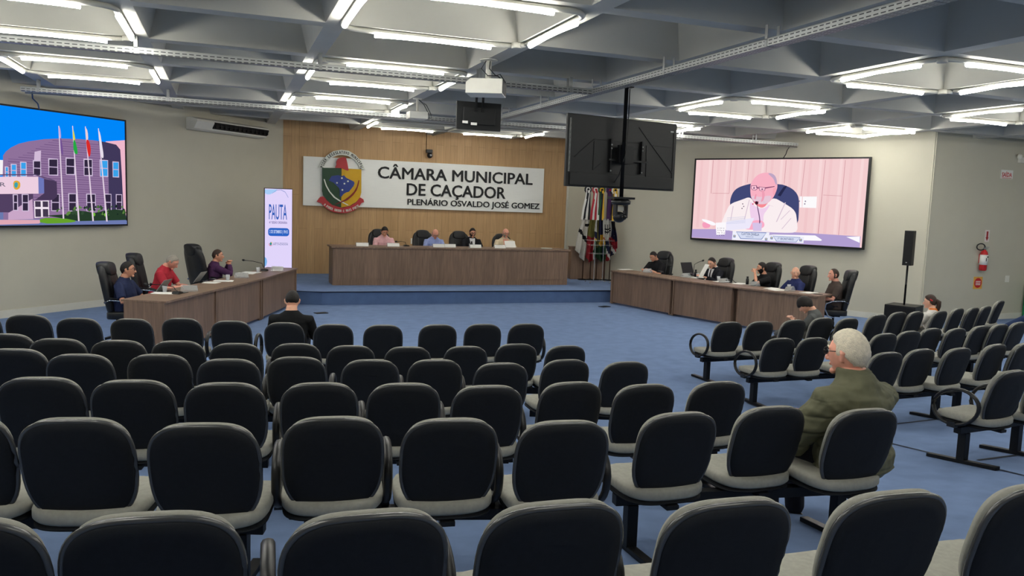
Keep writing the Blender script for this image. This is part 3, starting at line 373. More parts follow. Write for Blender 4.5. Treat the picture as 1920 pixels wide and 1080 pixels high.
CELLS = [
 (6, 6, 'square tube light fitting above the middle rows, largest in the left half of ceiling'),
 (6, 8, 'square tube light fitting left of the white projector with galvanised tray passing under it'),
 (6, 10, 'square tube light fitting beside the small far projector'),
 (7, 12, 'wide oblong tube light fitting nearest the panelled wall, above the dais', 9, 'NWE'),
 (4, 7, 'square tube light fitting at the left edge of the photo, nearer of the two there'),
 (4, 9, 'square tube light fitting above the left video wall'),
 (9, 6, 'square tube light fitting at top right, largest and nearest on the right side'),
 (9, 8, 'square tube light fitting above the big wall screen, left one in front of the screen'),
 (9, 10, 'square tube light fitting half hidden behind the big hanging television'),
 (11, 7, 'square tube light fitting at the right edge above the fire extinguisher wall'),
 (11, 9, 'square tube light fitting above the tall black speaker', None, 'SNWE', .4),
 (6, 4, 'square tube light fitting overhead behind the viewpoint, middle'),
 (6, 2, 'square tube light fitting over the last rows, left of centre'),
 (9, 4, 'square tube light fitting overhead, right of the viewpoint'),
 (9, 2, 'square tube light fitting over the last rows, right of centre'),
 (4, 5, 'square tube light fitting over the left aisle, out of view'),
 (4, 3, 'square tube light fitting over the rear left rows, out of view'),
 (11, 5, 'square tube light fitting over the right rows, out of view'),
 (11, 3, 'square tube light fitting over the rear right rows, out of view'),
 (13, 6, 'square tube light fitting out of view right of the right block'),  # extra fitting, unseen, added to brighten the side wall
 (2, 8, 'added unseen square tube light fitting left of the left video wall'),  # this and the next: unseen fittings added to brighten the left wall
 (2, 6, 'square tube light fitting out of view over the left aisle floor')]  # second unseen fitting added for the left wall
for c in CELLS: light_cell(*c)
# ---------------------------------------------------------------- perforated cable trays
def perforated():
    m = bpy.data.materials.new('perforated_steel'); m.use_nodes = True; t = NT(m); b = t.n['Principled BSDF']
    b.inputs['Roughness'].default_value = .42; b.inputs['Metallic'].default_value = .55
    tc = t.add('ShaderNodeTexCoord'); sp = t.add('ShaderNodeSeparateXYZ'); t.link(tc.outputs['Object'], sp.inputs[0])
    ad = t.add('ShaderNodeMath'); t.link(sp.outputs['Y'], ad.inputs[0]); t.link(sp.outputs['Z'], ad.inputs[1])
    cb = t.add('ShaderNodeCombineXYZ'); t.link(sp.outputs['X'], cb.inputs['X']); t.link(ad.outputs[0], cb.inputs['Y'])
    br = t.add('ShaderNodeTexBrick'); t.link(cb.outputs[0], br.inputs['Vector']); br.offset = 0
    br.inputs['Scale'].default_value = 1; br.inputs['Brick Width'].default_value = .075; br.inputs['Row Height'].default_value = .033
    br.inputs['Mortar Size'].default_value = .0118; br.inputs['Mortar Smooth'].default_value = 0
    for k, c in (('Color1', (62, 64, 67)), ('Color2', (56, 58, 61)), ('Mortar', (164, 166, 164))): br.inputs[k].default_value = s2l(c)+(1,)
    t.link(br.outputs['Color'], b.inputs['Base Color'])
    return m
M_PERF = perforated()
def tray(label, a, b, z, hang, w=.11):
    a, b = Vector(a), Vector(b); L = (b-a).length
    t = thing('cable_tray', label, 'cable tray', (a.x, a.y, z), math.atan2(b.y-a.y, b.x-a.x))
    bm = bmesh.new(); th = .003
    box(bm, 0, L, -w/2, w/2, 0, th); box(bm, 0, L, -w/2, -w/2+th, th, .066); box(bm, 0, L, w/2-th, w/2, th, .066)
    obj('channel', bm, M_PERF, t)
    bm = bmesh.new(); box(bm, 0, L, -w/2-.004, -w/2+.008, .062, .07); box(bm, 0, L, w/2-.008, w/2+.004, .062, .07); obj('rim', bm, M_GALV, t)
    for s in hang:
        bm = bmesh.new(); box(bm, s-.02, s+.02, -w/2-.004, -w/2, 0, ZB-z); box(bm, s-.02, s+.02, w/2, w/2+.004, 0, ZB-z); box(bm, s-.02, s+.02, -w/2, w/2, -.004, 0)
        obj('hanger', bm, M_GALV, t)
    bm = bmesh.new(); rng = random.Random(int(L*10))
    for k in range(2):
        tube(bm, [(.1+(L-.2)*q/24, (k-.5)*.04+rng.uniform(-.012, .012), .012) for q in range(25)], .007, 5)
    obj('cable', bm, M_PLASTIC, t)
    return t
tray('galvanised perforated tray running across the room beside the panelled wall lights', (-3.12, 15.08), (12.35, 15.08), 3.80, [.25, 2.2, 4.2, 6.2, 8.3, 10.3, 12.4, 14.3])
tray('galvanised perforated tray crossing the ceiling in front of the white projector', (-6.85, 10.16), (4.76, 10.16), 3.80, [1.9, 3.9, 5.9, 7.95, 10.0, 11.3])
tray('galvanised perforated tray running from top right towards the panelled wall', (4.83, -3.5), (4.83, 15.0), 3.80, [2.4, 4.3, 6.2, 8.0, 9.85, 11.7, 13.6, 15.5, 17.4], w=.13)
bm = bmesh.new(); tube(bm, [(5.155, 4.0, 3.977), (5.155, 20.6, 3.977)], .022, 8)
tag(obj('conduit', bm, M_OFFW), 'pale conduit pipe fixed under the long beam beside the right-hand cable tray', 'pipe')
bm = bmesh.new(); tube(bm, [(-3.05, 15.0, 3.77), (12.3, 15.0, 3.77)], .012, 6)
tag(obj('conduit', bm, M_GALV), 'thin metal pipe strapped along the front edge of the far cable tray', 'pipe')
# ---------------------------------------------------------------- video wall, left
EM = {}
def E(rgb, s=1.0):
    k = (rgb, s)
    if k not in EM: EM[k] = emat('screen_%d_%d_%d' % rgb, rgb, s)
    return EM[k]
class Pic:
    """stack of flat emissive shapes; colours become material slots"""
    def __init__(s, gain=1.0): s.it = []; s.ms = []; s.g = gain
    def mi(s, rgb):
        m = E(rgb, s.g)
        if m not in s.ms: s.ms.append(m)
        return s.ms.index(m)
    def add(s, poly, rgb): s.it.append((poly, s.mi(rgb))); return s
    def build(s, name, parent, y, texts=()):
        bm = bmesh.new(); ye = layers(bm, s.it, y)
        for body, x, z, w, h, rgb, bold in texts: text_into(bm, body, x, z, w, h, ye-.002, 0, bold, s.mi(rgb))
        return obj(name, bm, s.ms, parent)
Lq = DATA['L']
def fl(poly): return [(-u, v) for u, v in poly]
def clipx(poly, lo, hi, z0, z1): return [(min(max(u, lo), hi), min(max(v, z0), z1)) for u, v in poly]
def soft(poly, n=2):
    for _ in range(n):
        q = []
        for (a, b), (c, d) in zip(poly, poly[1:]+poly[:1]): q += [(a*.75+c*.25, b*.75+d*.25), (a*.25+c*.75, b*.25+d*.75)]
        poly = q
    return poly
LW_, LH_ = 4.1, 2.05
led = thing('video_wall', 'large video wall on the left wall showing a round brick building and flagpoles', 'screen', (-1.83, 17.25, 1.56), math.radians(47.4))
bm = bmesh.new(); box(bm, -LW_, 0.015, -.005, .05, 0, LH_); obj('housing', bm, M_DARK, led, bevel=.004)
bm = bmesh.new()
for a in ((-LW_, .015, 0, .03), (-LW_, .015, LH_-.03, LH_), (-.015, .015, .03, LH_-.03), (-LW_, -LW_+.03, .03, LH_-.03)): box(bm, a[0], a[1], -.016, -.0045, a[2], a[3])
obj('bezel', bm, M_DARK, led)
P = Pic(.95); X0, X1, Z0, Z1 = -LW_+.03, -.016, .03, LH_-.03
def A(k, rgb): P.add(clipx(soft(fl(Lq[k]), 1) if k in ('hedge', 'f0a', 'f0b', 'f1a', 'f1b', 'f2a', 'f2b', 'f3', 'logo', 'logo_in') else fl(Lq[k]), X0, X1, Z0, Z1), rgb)
P.add([(X0, Z0), (X1, Z0), (X1, Z1), (X0, Z1)], (0, 138, 255))
P.add([(X0, .9), (-2.2, .9), (-2.2, 1.12), (X0, 1.12)], (250, 245, 250))
P.add([(X0, Z0), (X1, Z0), (X1, .3), (X0, .3)], (110, 124, 178)); P.add([(-.45, .2), (X1, .2), (X1, 1.66), (-.45, 1.60)], (244, 188, 208)); A('pinkwall', (244, 188, 208)); A('whitewall', (250, 246, 252)); A('drum', (146, 116, 158))
# brick courses, then the shaded right-hand side of the drum
dm = Lq['drum']
for k in range(30):
    z = .30+k*.042
    P.add([(-2.38+.02*math.sin(k), z), (-.42, z), (-.42, z+.012), (-2.38, z+.012)] if z < 1.18 else [(-2.2+(z-1.18)*1.9, z), (-.46-(z-1.18)*.2, z), (-.46, z+.010), (-2.2+(z-1.18)*1.9, z+.010)], (112, 82, 128) if k % 2 else (126, 96, 142))
P.add([(-1.93, 1.0), (-1.80, 1.0), (-1.78, 1.33), (-1.9, 1.30)], (214, 190, 220))
A('drum_shade', (66, 58, 92))
A('under', (84, 66, 100)); A('underlight', (206, 170, 204))
for k, v in Lq.items():
    if k.startswith('win'):
        q = clipx(fl(v), X0, X1, Z0, Z1); xs = [p[0] for p in q]; zs = [p[1] for p in q]; a, b, c, d = min(xs), max(xs), min(zs), max(zs); t = .012
        P.add([(a-t, c-t), (b+t, c-t), (b+t, d+t), (a-t, d+t)], (214, 196, 226))
        P.add(q, (60, 166, 240) if k.endswith('_1') else (52, 42, 66))
        P.add([(a, (c+d)/2-.008), (b, (c+d)/2-.008), (b, (c+d)/2+.008), (a, (c+d)/2+.008)], (200, 180, 214))
A('ground', (228, 172, 186)); A('road', (110, 124, 178)); A('canopy_dark', (74, 58, 90)); A('canopy', (242, 212, 230)); A('canopy_side', (112, 122, 190)); A('rail', (92, 74, 112))
A('door', (246, 232, 244))
q = fl(Lq['door']); xs = [p[0] for p in q]; zs = [p[1] for p in q]; a, b, c, d = min(xs), max(xs), min(zs), max(zs); mx, mz = (a+b)/2, (c+d)/2+.02; t = .018
for (u0, u1, w0, w1) in ((a+t, mx-t, c+.02, mz-t), (mx+t, b-t, c+.02, mz-t), (a+t, mx-t, mz+t, d-t), (mx+t, b-t, mz+t, d-t)): P.add([(u0, w0), (u1, w0), (u1, w1), (u0, w1)], (70, 58, 80))
A('bush', (40, 62, 44)); A('hedge', (104, 164, 44))
rb = random.Random(3)
for k in range(46):
    x, z = rb.uniform(-1.55, -.06), rb.uniform(.2, .36); s = rb.uniform(.015, .04); P.add([(x-s, z), (x+s*.3, z-.01), (x+s, z+s*.8), (x, z+s*1.8)], rb.choice([(70, 112, 50), (26, 44, 36), (96, 140, 66), (52, 78, 54)]))
for x, z in ((-.78, .22), (-.52, .215)): P.add(disc(x, z, .035, 12), (122, 190, 60))
for k in range(4): A('pole%d' % k, (232, 214, 232))
for k, c in (('f0a', (190, 170, 226)), ('f0b', (118, 84, 150)), ('f1a', (226, 214, 60)), ('f1b', (40, 170, 70)), ('f2a', (240, 214, 220)), ('f2b', (222, 44, 44)), ('f3', (236, 226, 240))): A(k, c)
A('logo', (226, 172, 60)); A('logo_in', (60, 166, 180))
P.build('picture', led, -.007, [('CAÇADOR', -min(p[0] for p in Lq['or'])-.86, min(p[1] for p in Lq['or'])+.005, .86, .085, (120, 112, 130), .01)])
# ---------------------------------------------------------------- video wall, right
Rq = DATA['R']
def bb(k): q = Rq[k]; return min(p[0] for p in q), max(p[0] for p in q), min(p[1] for p in q)
RW_, RH_ = 4.12, 2.01
led2 = thing('video_wall', 'large video wall on the right wall showing a man in glasses at a microphone', 'screen', (11.17, 17.29, 1.53), math.radians(-59.2))
bm = bmesh.new(); box(bm, -.08, RW_-.0, -.005, .05, -.015, RH_+.01); obj('housing', bm, M_DARK, led2, bevel=.004)
bm = bmesh.new()
for a in ((-.08, RW_, -.015, .03), (-.08, RW_, RH_-.025, RH_+.01), (-.08, -.04, .03, RH_-.025), (RW_-.05, RW_, .03, RH_-.025)): box(bm, a[0], a[1], -.016, -.0045, a[2], a[3])
obj('bezel', bm, M_DARK, led2)
P = Pic(1.0); X0, X1, Z0, Z1 = -.039, RW_-.051, .031, RH_-.026
SOFT = ('chairback', 'neck', 'jacket', 'shirt', 'face', 'hair', 'ear', 'beard', 'handR', 'handL', 'mic', 'micstem', 'paper2')
def A(k, rgb): P.add(clipx(soft(Rq[k]) if k in SOFT else Rq[k], X0, X1, Z0, Z1), rgb)
P.add([(X0, Z0), (X1, Z0), (X1, Z1), (X0, Z1)], (244, 206, 208))
for k in range(18):
    x = .06+k*.225; P.add([(x, .3), (x+.07, .3), (x+.09, Z1), (x+.03, Z1)], (248, 216, 217) if k % 2 else (241, 199, 202))
for k in range(8): A('seam%d' % k, (206, 146, 156))
A('hs1', (206, 146, 156)); A('hs2', (206, 146, 156))
A('outlet', (252, 250, 252)); A('outlet2', (250, 246, 250))
for x, z in ((2.62, 1.02), (2.76, 1.02), (2.75, .96)): P.add(disc(x, z, .018, 8), (150, 140, 160))
A('desk', (176, 158, 208)); A('chairback', (66, 72, 118)); A('chairseam', (40, 42, 76))
A('neck', (246, 140, 150)); A('jacket', (250, 238, 240)); A('shirt', (240, 208, 236)); A('face', (248, 178, 196)); A('hair', (190, 166, 196)); A('ear', (246, 168, 184)); A('beard', (232, 200, 216))
# mouth, brow, nose shadow
P.add([(1.52, .985), (1.66, .99), (1.65, .965), (1.53, .962)], (216, 110, 136)); P.add([(1.56, 1.16), (1.59, 1.16), (1.58, 1.04), (1.53, 1.05)], (238, 156, 178))
for k in ('gl1', 'gl2'):
    q = Rq[k]; cx = sum(p[0] for p in q)/len(q); cz = sum(p[1] for p in q)/len(q)
    P.add(q, (96, 40, 92)); P.add([(cx+(u-cx)*.84, cz+(v-cz)*.82) for u, v in q], (250, 196, 214)); P.add(disc(cx, cz, .022, 8), (120, 84, 120))
A('glarm', (110, 50, 96))
P.add([(Rq['gl1'][1][0]-.01, Rq['gl1'][1][1]-.03), (Rq['gl2'][0][0]+.02, Rq['gl2'][0][1]-.03), (Rq['gl2'][0][0]+.02, Rq['gl2'][0][1]-.05), (Rq['gl1'][1][0]-.01, Rq['gl1'][1][1]-.05)], (96, 40, 92))
for a_, b_, w_ in (((1.42, 1.02), (1.30, .40), .010), ((1.70, 1.05), (1.86, .92), .010), ((1.86, .92), (2.02, .88), .010), ((2.30, .98), (2.12, .52), .012), ((2.42, .80), (2.22, .58), .010), ((1.02, .86), (.98, .52), .010), ((2.26, .36), (2.46, .62), .010)):
    P.add([(a_[0]-w_, a_[1]), (a_[0]+w_, a_[1]), (b_[0]+w_, b_[1]), (b_[0]-w_, b_[1])], (216, 196, 212))
for x_, z_ in ((1.26, .92), (1.29, .86), (1.25, .81)): P.add(disc(x_, z_, .016, 7), (120, 100, 120))
P.add(soft([(1.70, 1.30), (1.80, 1.20), (1.78, 1.02), (1.70, .96), (1.74, 1.10)]), (238, 160, 182))
A('handR', (250, 174, 200)); A('handL', (246, 160, 190)); A('paper', (236, 232, 250)); A('paper2', (252, 250, 255))
for k in range(5): P.add([(.88, .42+.035*k), (1.36, .47+.035*k), (1.36, .478+.035*k), (.88, .428+.035*k)], (190, 196, 226))
A('cup', (214, 196, 232)); A('mug', (252, 248, 252))
for k in range(16): P.add(disc(.66+.055*(k % 4)+rb.uniform(-.01, .01), .13+.06*(k//4)+rb.uniform(-.01, .01), .010, 6), (70, 60, 84))
A('mic', (60, 26, 44)); A('micstem', (96, 66, 110)); P.add(disc(1.52, .925, .018, 8), (226, 60, 90))
A('paper3', (252, 250, 255)); A('paper4', (252, 250, 255)); A('plate1', (240, 240, 250)); A('plate2', (238, 238, 248))
for k, kk in (('pl1in', 'plate1'), ('pl2in', 'plate2')):
    q = Rq[k]; P.add(q, (110, 130, 186)); cx = sum(p[0] for p in q)/4; cz = sum(p[1] for p in q)/4
    P.add([(cx+(u-cx)*.96, cz+(v-cz)*.84) for u, v in q], (214, 220, 242))
b1, b2 = bb('plate1'), bb('plate2')
for x, z in ((b1[0]+.06, b1[2]+.10), (b1[1]-.07, b1[2]+.07), (b2[0]+.07, b2[2]+.08), (b2[1]-.07, b2[2]+.07)): P.add(rrect(x-.03, x+.03, z-.03, z+.03, .01, 2), (110, 130, 190)); P.add(disc(x, z+.005, .016, 6), (240, 220, 120))
P.build('picture', led2, -.007, [('CLAYTON ZANELLA', bb('tx1')[0], bb('tx1')[2]+.008, bb('tx1')[1]-bb('tx1')[0], .06, (70, 84, 130), .01), ('VEREADOR', bb('tx3')[0]+.04, bb('tx3')[2], .2, .022, (90, 104, 150), .01), ('1º SECRETÁRIO', bb('tx2')[0], bb('tx2')[2], bb('tx2')[1]-bb('tx2')[0], .062, (80, 94, 140), .01)])
# ---------------------------------------------------------------- agenda totem
Bq = DATA['B']
tot = thing('led_totem', 'tall narrow lit LED totem reading PAUTA beside the panelled wall', 'screen', (.85, 18.3, ZS), 0)
def sb(p): return [(min(max(u, -.03), .55), v) for u, v in p]
bm = bmesh.new(); box(bm, -.045, .56, 0, .12, .02, 2.13); obj('housing', bm, M_DARK, tot, bevel=.004)
bm = bmesh.new(); box(bm, -.07, .58, -.12, .26, 0, .02); obj('base', bm, M_DARK, tot)
P = Pic(.98)
P.add([(-.03, .1), (.55, .1), (.55, 2.115), (-.03, 2.115)], (226, 214, 252))
P.add(sb(Bq['blob']), (168, 206, 248)); P.add(sb(Bq['blob2']), (120, 176, 232))
q = Bq['arc']; P.add([(u, v) for u, v in q]+[(u-.004, v-.012) for u, v in q[::-1]], (140, 150, 210))
P.add(rrect(.041, .49, 1.072, 1.252, .06), (44, 100, 196))
P.add(disc(.095, .89, .04, 14), (226, 84, 84)); P.add(disc(.098, .897, .036, 14), (226, 214, 252)); P.add([(.07, .9), (.1, .945), (.125, .91), (.11, .87), (.085, .865)], (40, 140, 140)); P.add([(.1, .93), (.128, .935), (.125, .9)], (236, 190, 70))
P.build('display', tot, -.002, [('PAUTA', .056, 1.437, .385, .338, (52, 96, 184), .012), ('41ª SESSÃO ORDINÁRIA', .06, 1.347, .386, .066, (96, 86, 150), .012), ('2 DE SETEMBRO | 19H15', .071, 1.112, .39, .096, (206, 222, 252), .012), ('CÂMARA MUNICIPAL', .148, .908, .32, .024, (84, 104, 150), .01), ('DE CAÇADOR', .148, .868, .32, .032, (70, 94, 150), .012)])
# ---------------------------------------------------------------- name board and coat of arms
sg = thing('name_board', 'long pale metal name board reading CÂMARA MUNICIPAL DE CAÇADOR on the panelled wall', 'sign', (0, 20.72, 0))
bm = bmesh.new(); prism(bm, [(1.853, 2.03), (8.41, 2.03), (8.41, 3.266), (1.853, 3.266)], 0, .06); obj('panel', bm, M_SIGN, sg, bevel=.004)
for body, x, z, w, h in (('CÂMARA MUNICIPAL', 3.745, 2.80, 4.315, .38), ('DE CAÇADOR', 4.515, 2.312, 2.755, .385), ('PLENÁRIO OSVALDO JOSÉ GOMEZ', 4.54, 2.085, 3.76, .245)):
    bm = bmesh.new(); st = .008 if h > .3 else .0035
    for k, (dx, dz) in enumerate(((0, 0), (-st, 0), (st, 0), (0, -st*.7), (0, st*.7))): text_into(bm, body, x+dx, z+dz, w, h, -.022-.0004*k, .021)
    obj('lettering', bm, M_DARK, sg)
Eq = DATA['E']
arms = thing('coat_of_arms', 'painted coat of arms with green and yellow shield at the left end of name board', 'emblem', (0, 20.68, 0))
c_green = mat('emblem_green', (36, 66, 44), .45, var=.03); c_yel = mat('emblem_yellow', (204, 160, 26), .45, var=.03); c_blue = mat('emblem_blue', (44, 62, 134), .45, var=.03)
c_red = mat('emblem_red', (176, 52, 56), .45, var=.03); c_dred = mat('emblem_dark_red', (128, 34, 30), .45, var=.03); c_wht = mat('emblem_white', (222, 226, 216), .45, var=.01)
def plate(name, poly, y0, y1, m): bm = bmesh.new(); prism(bm, poly, y0, y1); return obj(name, bm, m, arms)
ao, ai = Eq['arcout'], Eq['arcin']
plate('arch_band', ao+ai[::-1], -.02, .04, c_wht); plate('ribbon', Eq['ribbon'], -.035, .035, c_red)
plate('shield', Eq['shield'], -.045, -.005, c_green); plate('shield_half', Eq['yellow'], -.049, -.0455, c_yel)
plate('map', Eq['map'], -.058, -.0495, c_blue); plate('cap', Eq['cap'], -.062, -.045, c_red)
plate('white_sabre', Eq['sword1'], -.066, -.059, c_wht); plate('red_sabre', Eq['sword2'], -.072, -.0665, c_dred)
for x, z in Eq['stars']: plate('star', disc(x*.9925+.0, z, .022, 10) if False else disc(x, z, .022, 10), -.062, -.0585, c_wht)
def arc_text(name, s, cx, cz, R, a0, a1, h, w, y, m, inner=False):
    bm = bmesh.new(); n = len(s)
    for k, ch in enumerate(s):
        if ch == ' ': continue
        a = a0+(a1-a0)*(k+.5)/n
        ww = w*(.35 if ch == 'I' else 1)
        for dx in (-.0035, 0, .0035): text_into(bm, ch, cx+R*math.cos(a)+dx, cz+R*math.sin(a), ww, h, y-abs(dx)*.1, .004, 0, 0, (a+PI/2) if inner else (a-PI/2), True)
    return obj(name, bm, m, arms)
def circ3(p, q, r):
    ax, ay = p; bx, by = q; cx, cy = r; d = 2*(ax*(by-cy)+bx*(cy-ay)+cx*(ay-by))
    ux = ((ax*ax+ay*ay)*(by-cy)+(bx*bx+by*by)*(cy-ay)+(cx*cx+cy*cy)*(ay-by))/d
    uy = ((ax*ax+ay*ay)*(cx-bx)+(bx*bx+by*by)*(ax-cx)+(cx*cx+cy*cy)*(bx-ax))/d
    return ux, uy, math.hypot(ax-ux, ay-uy)
t3 = [((o[0]+i_[0])/2, (o[1]+i_[1])/2) for o, i_ in ((ao[1], ai[1]), (ao[4], ai[4]), (ao[7], ai[7]))]
cx, cz, R = circ3(*t3)
arc_text('arch_lettering', 'PODER LEGISLATIVO MUNICIPAL', cx, cz, R-.035, math.radians(168), math.radians(14), .072, .036, -.026, M_PLASTIC)
cx, cz, R = circ3(*Eq['ribtxt'])
arc_text('ribbon_lettering', 'O PODER UNIDO É MAIS FORTE', cx, cz, R+.032, math.radians(270)-math.asin(min(1, .44/R)), math.radians(270)+math.asin(min(1, .44/R)), .062, .028, -.041, c_wht, True)
# ---------------------------------------------------------------- air conditioner on the left wall
d = Vector((math.cos(AL), math.sin(AL)))
p = Lw(0) + d*((.05-(-1.93))/d.x)
ac = thing('air_conditioner', 'long white ceiling-type air conditioner high on the left wall', 'air conditioner', (p.x, p.y, 3.6), AL)
prof = [(0, .0), (0, .26), (-.14, .27), (-.30, .22), (-.32, .17), (-.22, .02), (-.1, -.01)]
bm = bmesh.new(); prism(bm, prof, -1.22, 1.05, axis='x'); obj('casing', bm, M_WHITE, ac, bevel=.012)
bm = bmesh.new(); prism(bm, [(-.315, .172), (-.29, .2), (-.26, .17), (-.24, .05), (-.255, .06)], -.72, 1.02, axis='x')
for v in bm.verts: v.co.y -= .014
obj('outlet', bm, M_DARK, ac)
bm = bmesh.new()
for k in range(13): box(bm, -.68+.138*k, -.674+.138*k, -.332, -.27, .07, .18)
for k in range(2): box(bm, -.71, 1.01, -.325+.03*k, -.32+.03*k, .12-.04*k, .126-.04*k)
obj('louvre', bm, M_PLASTIC, ac)
# ---------------------------------------------------------------- projectors and ceiling displays
pj = thing('projector', 'white box projector hanging from the ceiling above the small monitor', 'projector', (3.05, 9.46, ZB))
bm = bmesh.new(); lathe(bm, [(.11, -.012), (.11, 0)], 16); obj('mount_plate', bm, M_WHITE, pj)
bm = bmesh.new(); lathe(bm, [(.03, -.23), (.036, -.22), (.036, -.013)], 14); box(bm, -.1, .06, -.06, .06, -.245, -.23); obj('mount_arm', bm, M_WHITE, pj)
bm = bmesh.new(); prism(bm, [(-.25, -.43), (.2, -.43), (.2, -.25), (-.19, -.25), (-.25, -.3)], -.2, .2); obj('casing', bm, M_WHITE, pj, bevel=.01)
bm = bmesh.new(); box(bm, .201, .206, -.19, .19, -.42, -.26); obj('vent', bm, M_DARK, pj)
bm = bmesh.new()
for k in range(2): tube(bm, [(-.03+.05*k, -.03, -.02), (-.08+.1*k, -.08, -.12), (.0+.1*k, -.07, -.2), (.12+.03*k, -.05, -.2+.02*k), (.215, 0, -.27)], .006, 6)
obj('cable', bm, M_PLASTIC, pj)
pj.rotation_euler.z = -.45
pj2 = thing('projector', 'small white projector with black cables hanging far off near the panelled wall', 'projector', (3.12, 13.62, ZB))
bm = bmesh.new(); lathe(bm, [(.022, -.22), (.022, -.01), (.08, -.01), (.08, 0)], 12); obj('mount_arm', bm, M_WHITE, pj2)
bm = bmesh.new(); box(bm, -.16, .16, -.14, .14, -.35, -.23); obj('casing', bm, M_WHITE, pj2, bevel=.01)
bm = bmesh.new(); lathe(bm, [(.04, 0), (.04, .03), (.03, .032)], 14)
for v in bm.verts: v.co = Vector((v.co.x-.06, .141+v.co.z, v.co.y-.29))
obj('lens', bm, M_DARK, pj2)
bm = bmesh.new()
for k in range(2): tube(bm, [(.02, 0, -.02), (.12+.04*k, 0, -.1), (.2+.04*k, 0, -.24), (.22+.03*k, 0, -.32), (.17, 0, -.33)], .007, 6)
obj('cable', bm, M_PLASTIC, pj2)
mo = thing('monitor', 'small black monitor hanging on twin poles below the white projector', 'monitor', (3.79, 12.2, ZB))
bm = bmesh.new(); box(bm, -.37, .37, -.02, .02, -.6, -.165); obj('casing', bm, M_TVB, mo, bevel=.008)
bm = bmesh.new(); box(bm, -.27, .27, -.05, -.02, -.52, -.25); obj('rear_bulge', bm, M_TVB, mo, bevel=.012)
bm = bmesh.new(); box(bm, -.355, .355, .0205, .0225, -.585, -.18); obj('screen', bm, M_SCRN, mo)
for s in (-.08, .03): bm = bmesh.new(); box(bm, s, s+.035, -.075, -.052, -.32, 0); obj('pole', bm, M_BMETAL, mo)
bm = bmesh.new(); box(bm, -.28, -.19, -.0525, -.0505, -.51, -.47); box(bm, -.14, -.04, -.0525, -.0505, -.53, -.49); obj('sticker', bm, M_PAPER, mo)
tv = thing('television', 'big black television seen from behind, hung on a ceiling pole', 'television', (4.95, 9.44, 3.82))
tv.scale = (.9515,)*3
rot = Matrix.Rotation(math.radians(10), 4, 'Z')
def tvp(name, bm, m, **k):
    bmesh.ops.transform(bm, matrix=Matrix.Translation((.0, .16, 0)) @ rot, verts=bm.verts); return obj(name, bm, m, tv, **k)
x0, x1, z0, z1 = -.87, 1.06, -1.38, -.40
bm = bmesh.new(); box(bm, x0, x1, 0, .045, z0, z1); tvp('casing', bm, M_TVB, bevel=.01)
bm = bmesh.new(); box(bm, x0+.02, x1-.02, .0455, .048, z0+.03, z1-.02); tvp('screen', bm, M_SCRN)
bm = bmesh.new(); box(bm, x0+.06, x1-.05, -.022, -.0005, z0+.02, z0+.19); tvp('electronics_cover', bm, M_TVB, bevel=.008)
bm = bmesh.new()
for a in ((-.44, -.37, -.95, -.42), ): pass
def rib(bm, xa, za, xb, zb, w=.012):
    d = Vector((xb-xa, zb-za)).normalized(); n = Vector((-d.y, d.x))*w/2
    prism(bm, [(xa+n.x, za+n.y), (xb+n.x, zb+n.y), (xb-n.x, zb-n.y), (xa-n.x, za-n.y)], -.009, -.0005)
for r in ((x0+.13, -.98, -.42, -.72), (x1-.05, -1.12, .58, -.72), (.58, -.72, .35, -.5), (-.42, -.72, .5, -.72), (.62, -.74, x1-.06, -.74), (x1-.055, -1.2, x1-.055, -.5), (-.42, -.75, -.42, -1.14), (.5, -.75, .52, -1.2), (-.42, -1.14, -.3, -1.05), (x0+.045, -1.2, x0+.045, -.45)): rib(bm, *r)
tvp('rear_rib', bm, M_DARK)
bm = bmesh.new(); rib(bm, x0+.045, -1.18, x0+.045, -.46, .02); tvp('edge_trim', bm, M_GALV)
bm = bmesh.new(); box(bm, x1-.13, x1-.07, -.012, -.0005, -.53, -.51); tvp('badge', bm, M_GALV)
for s in (-.15, .40):
    bm = bmesh.new(); box(bm, s-.012, s+.012, -.045, -.0005, -1.16, -.70); tvp('mount_rail', bm, M_BMETAL)
bm = bmesh.new(); box(bm, -.2, .5, -.06, -.0455, -1.0, -.975); box(bm, -.05, .3, -.06, -.0455, -.82, -.8); box(bm, .02, .22, -.075, -.0605, -1.03, -.78)
tvp('mount_plate', bm, M_BMETAL)
bm = bmesh.new()
for s in (-.15, .40):
    for z in (-.78, -.83, -1.14): ball(bm, (s, -.046, z), .012, 8, 6)
tvp('bolt', bm, M_GALV)
bm = bmesh.new(); tube(bm, [(0, 0, .0), (0, 0, -1.5)], .028, 12); box(bm, -.09, .09, -.05, .05, 0, .012); obj('pole', bm, M_BMETAL, tv)
bm = bmesh.new(); box(bm, -.05, .05, .024, .09, -1.03, -.78); obj('pole_clamp', bm, M_BMETAL, tv)
bm = bmesh.new(); tube(bm, [(.034, -.03, -.02), (.036, -.032, -.6), (.02, -.036, -.9), (-.03, .05, -1.2), (-.06, .12, -1.3)], .008, 6); obj('cable', bm, M_PLASTIC, tv)
mh = thing('moving_camera', 'black motorised dome camera on a shelf below the big hanging television', 'camera', (4.95, 9.44, 2.393))
mh.scale = (.9515,)*3
bm = bmesh.new(); box(bm, -.16, .16, -.11, .11, -.03, 0); obj('shelf', bm, M_BMETAL, mh, bevel=.004)
bm = bmesh.new(); lathe(bm, [(.06, -.115), (.13, -.1), (.14, -.06), (.1, -.031)], 20); obj('base', bm, M_PLASTIC, mh)
for a_ in ((-.10, -.07, -.27), (.06, .09, -.29)): bm = bmesh.new(); box(bm, a_[0], a_[1], -.05, .05, a_[2], -.1); obj('yoke_arm', bm, M_PLASTIC, mh, bevel=.006)
bm = bmesh.new(); ball(bm, (-.02, 0, -.28), (.088, .08, .078), 16, 10); obj('head', bm, M_PLASTIC, mh)
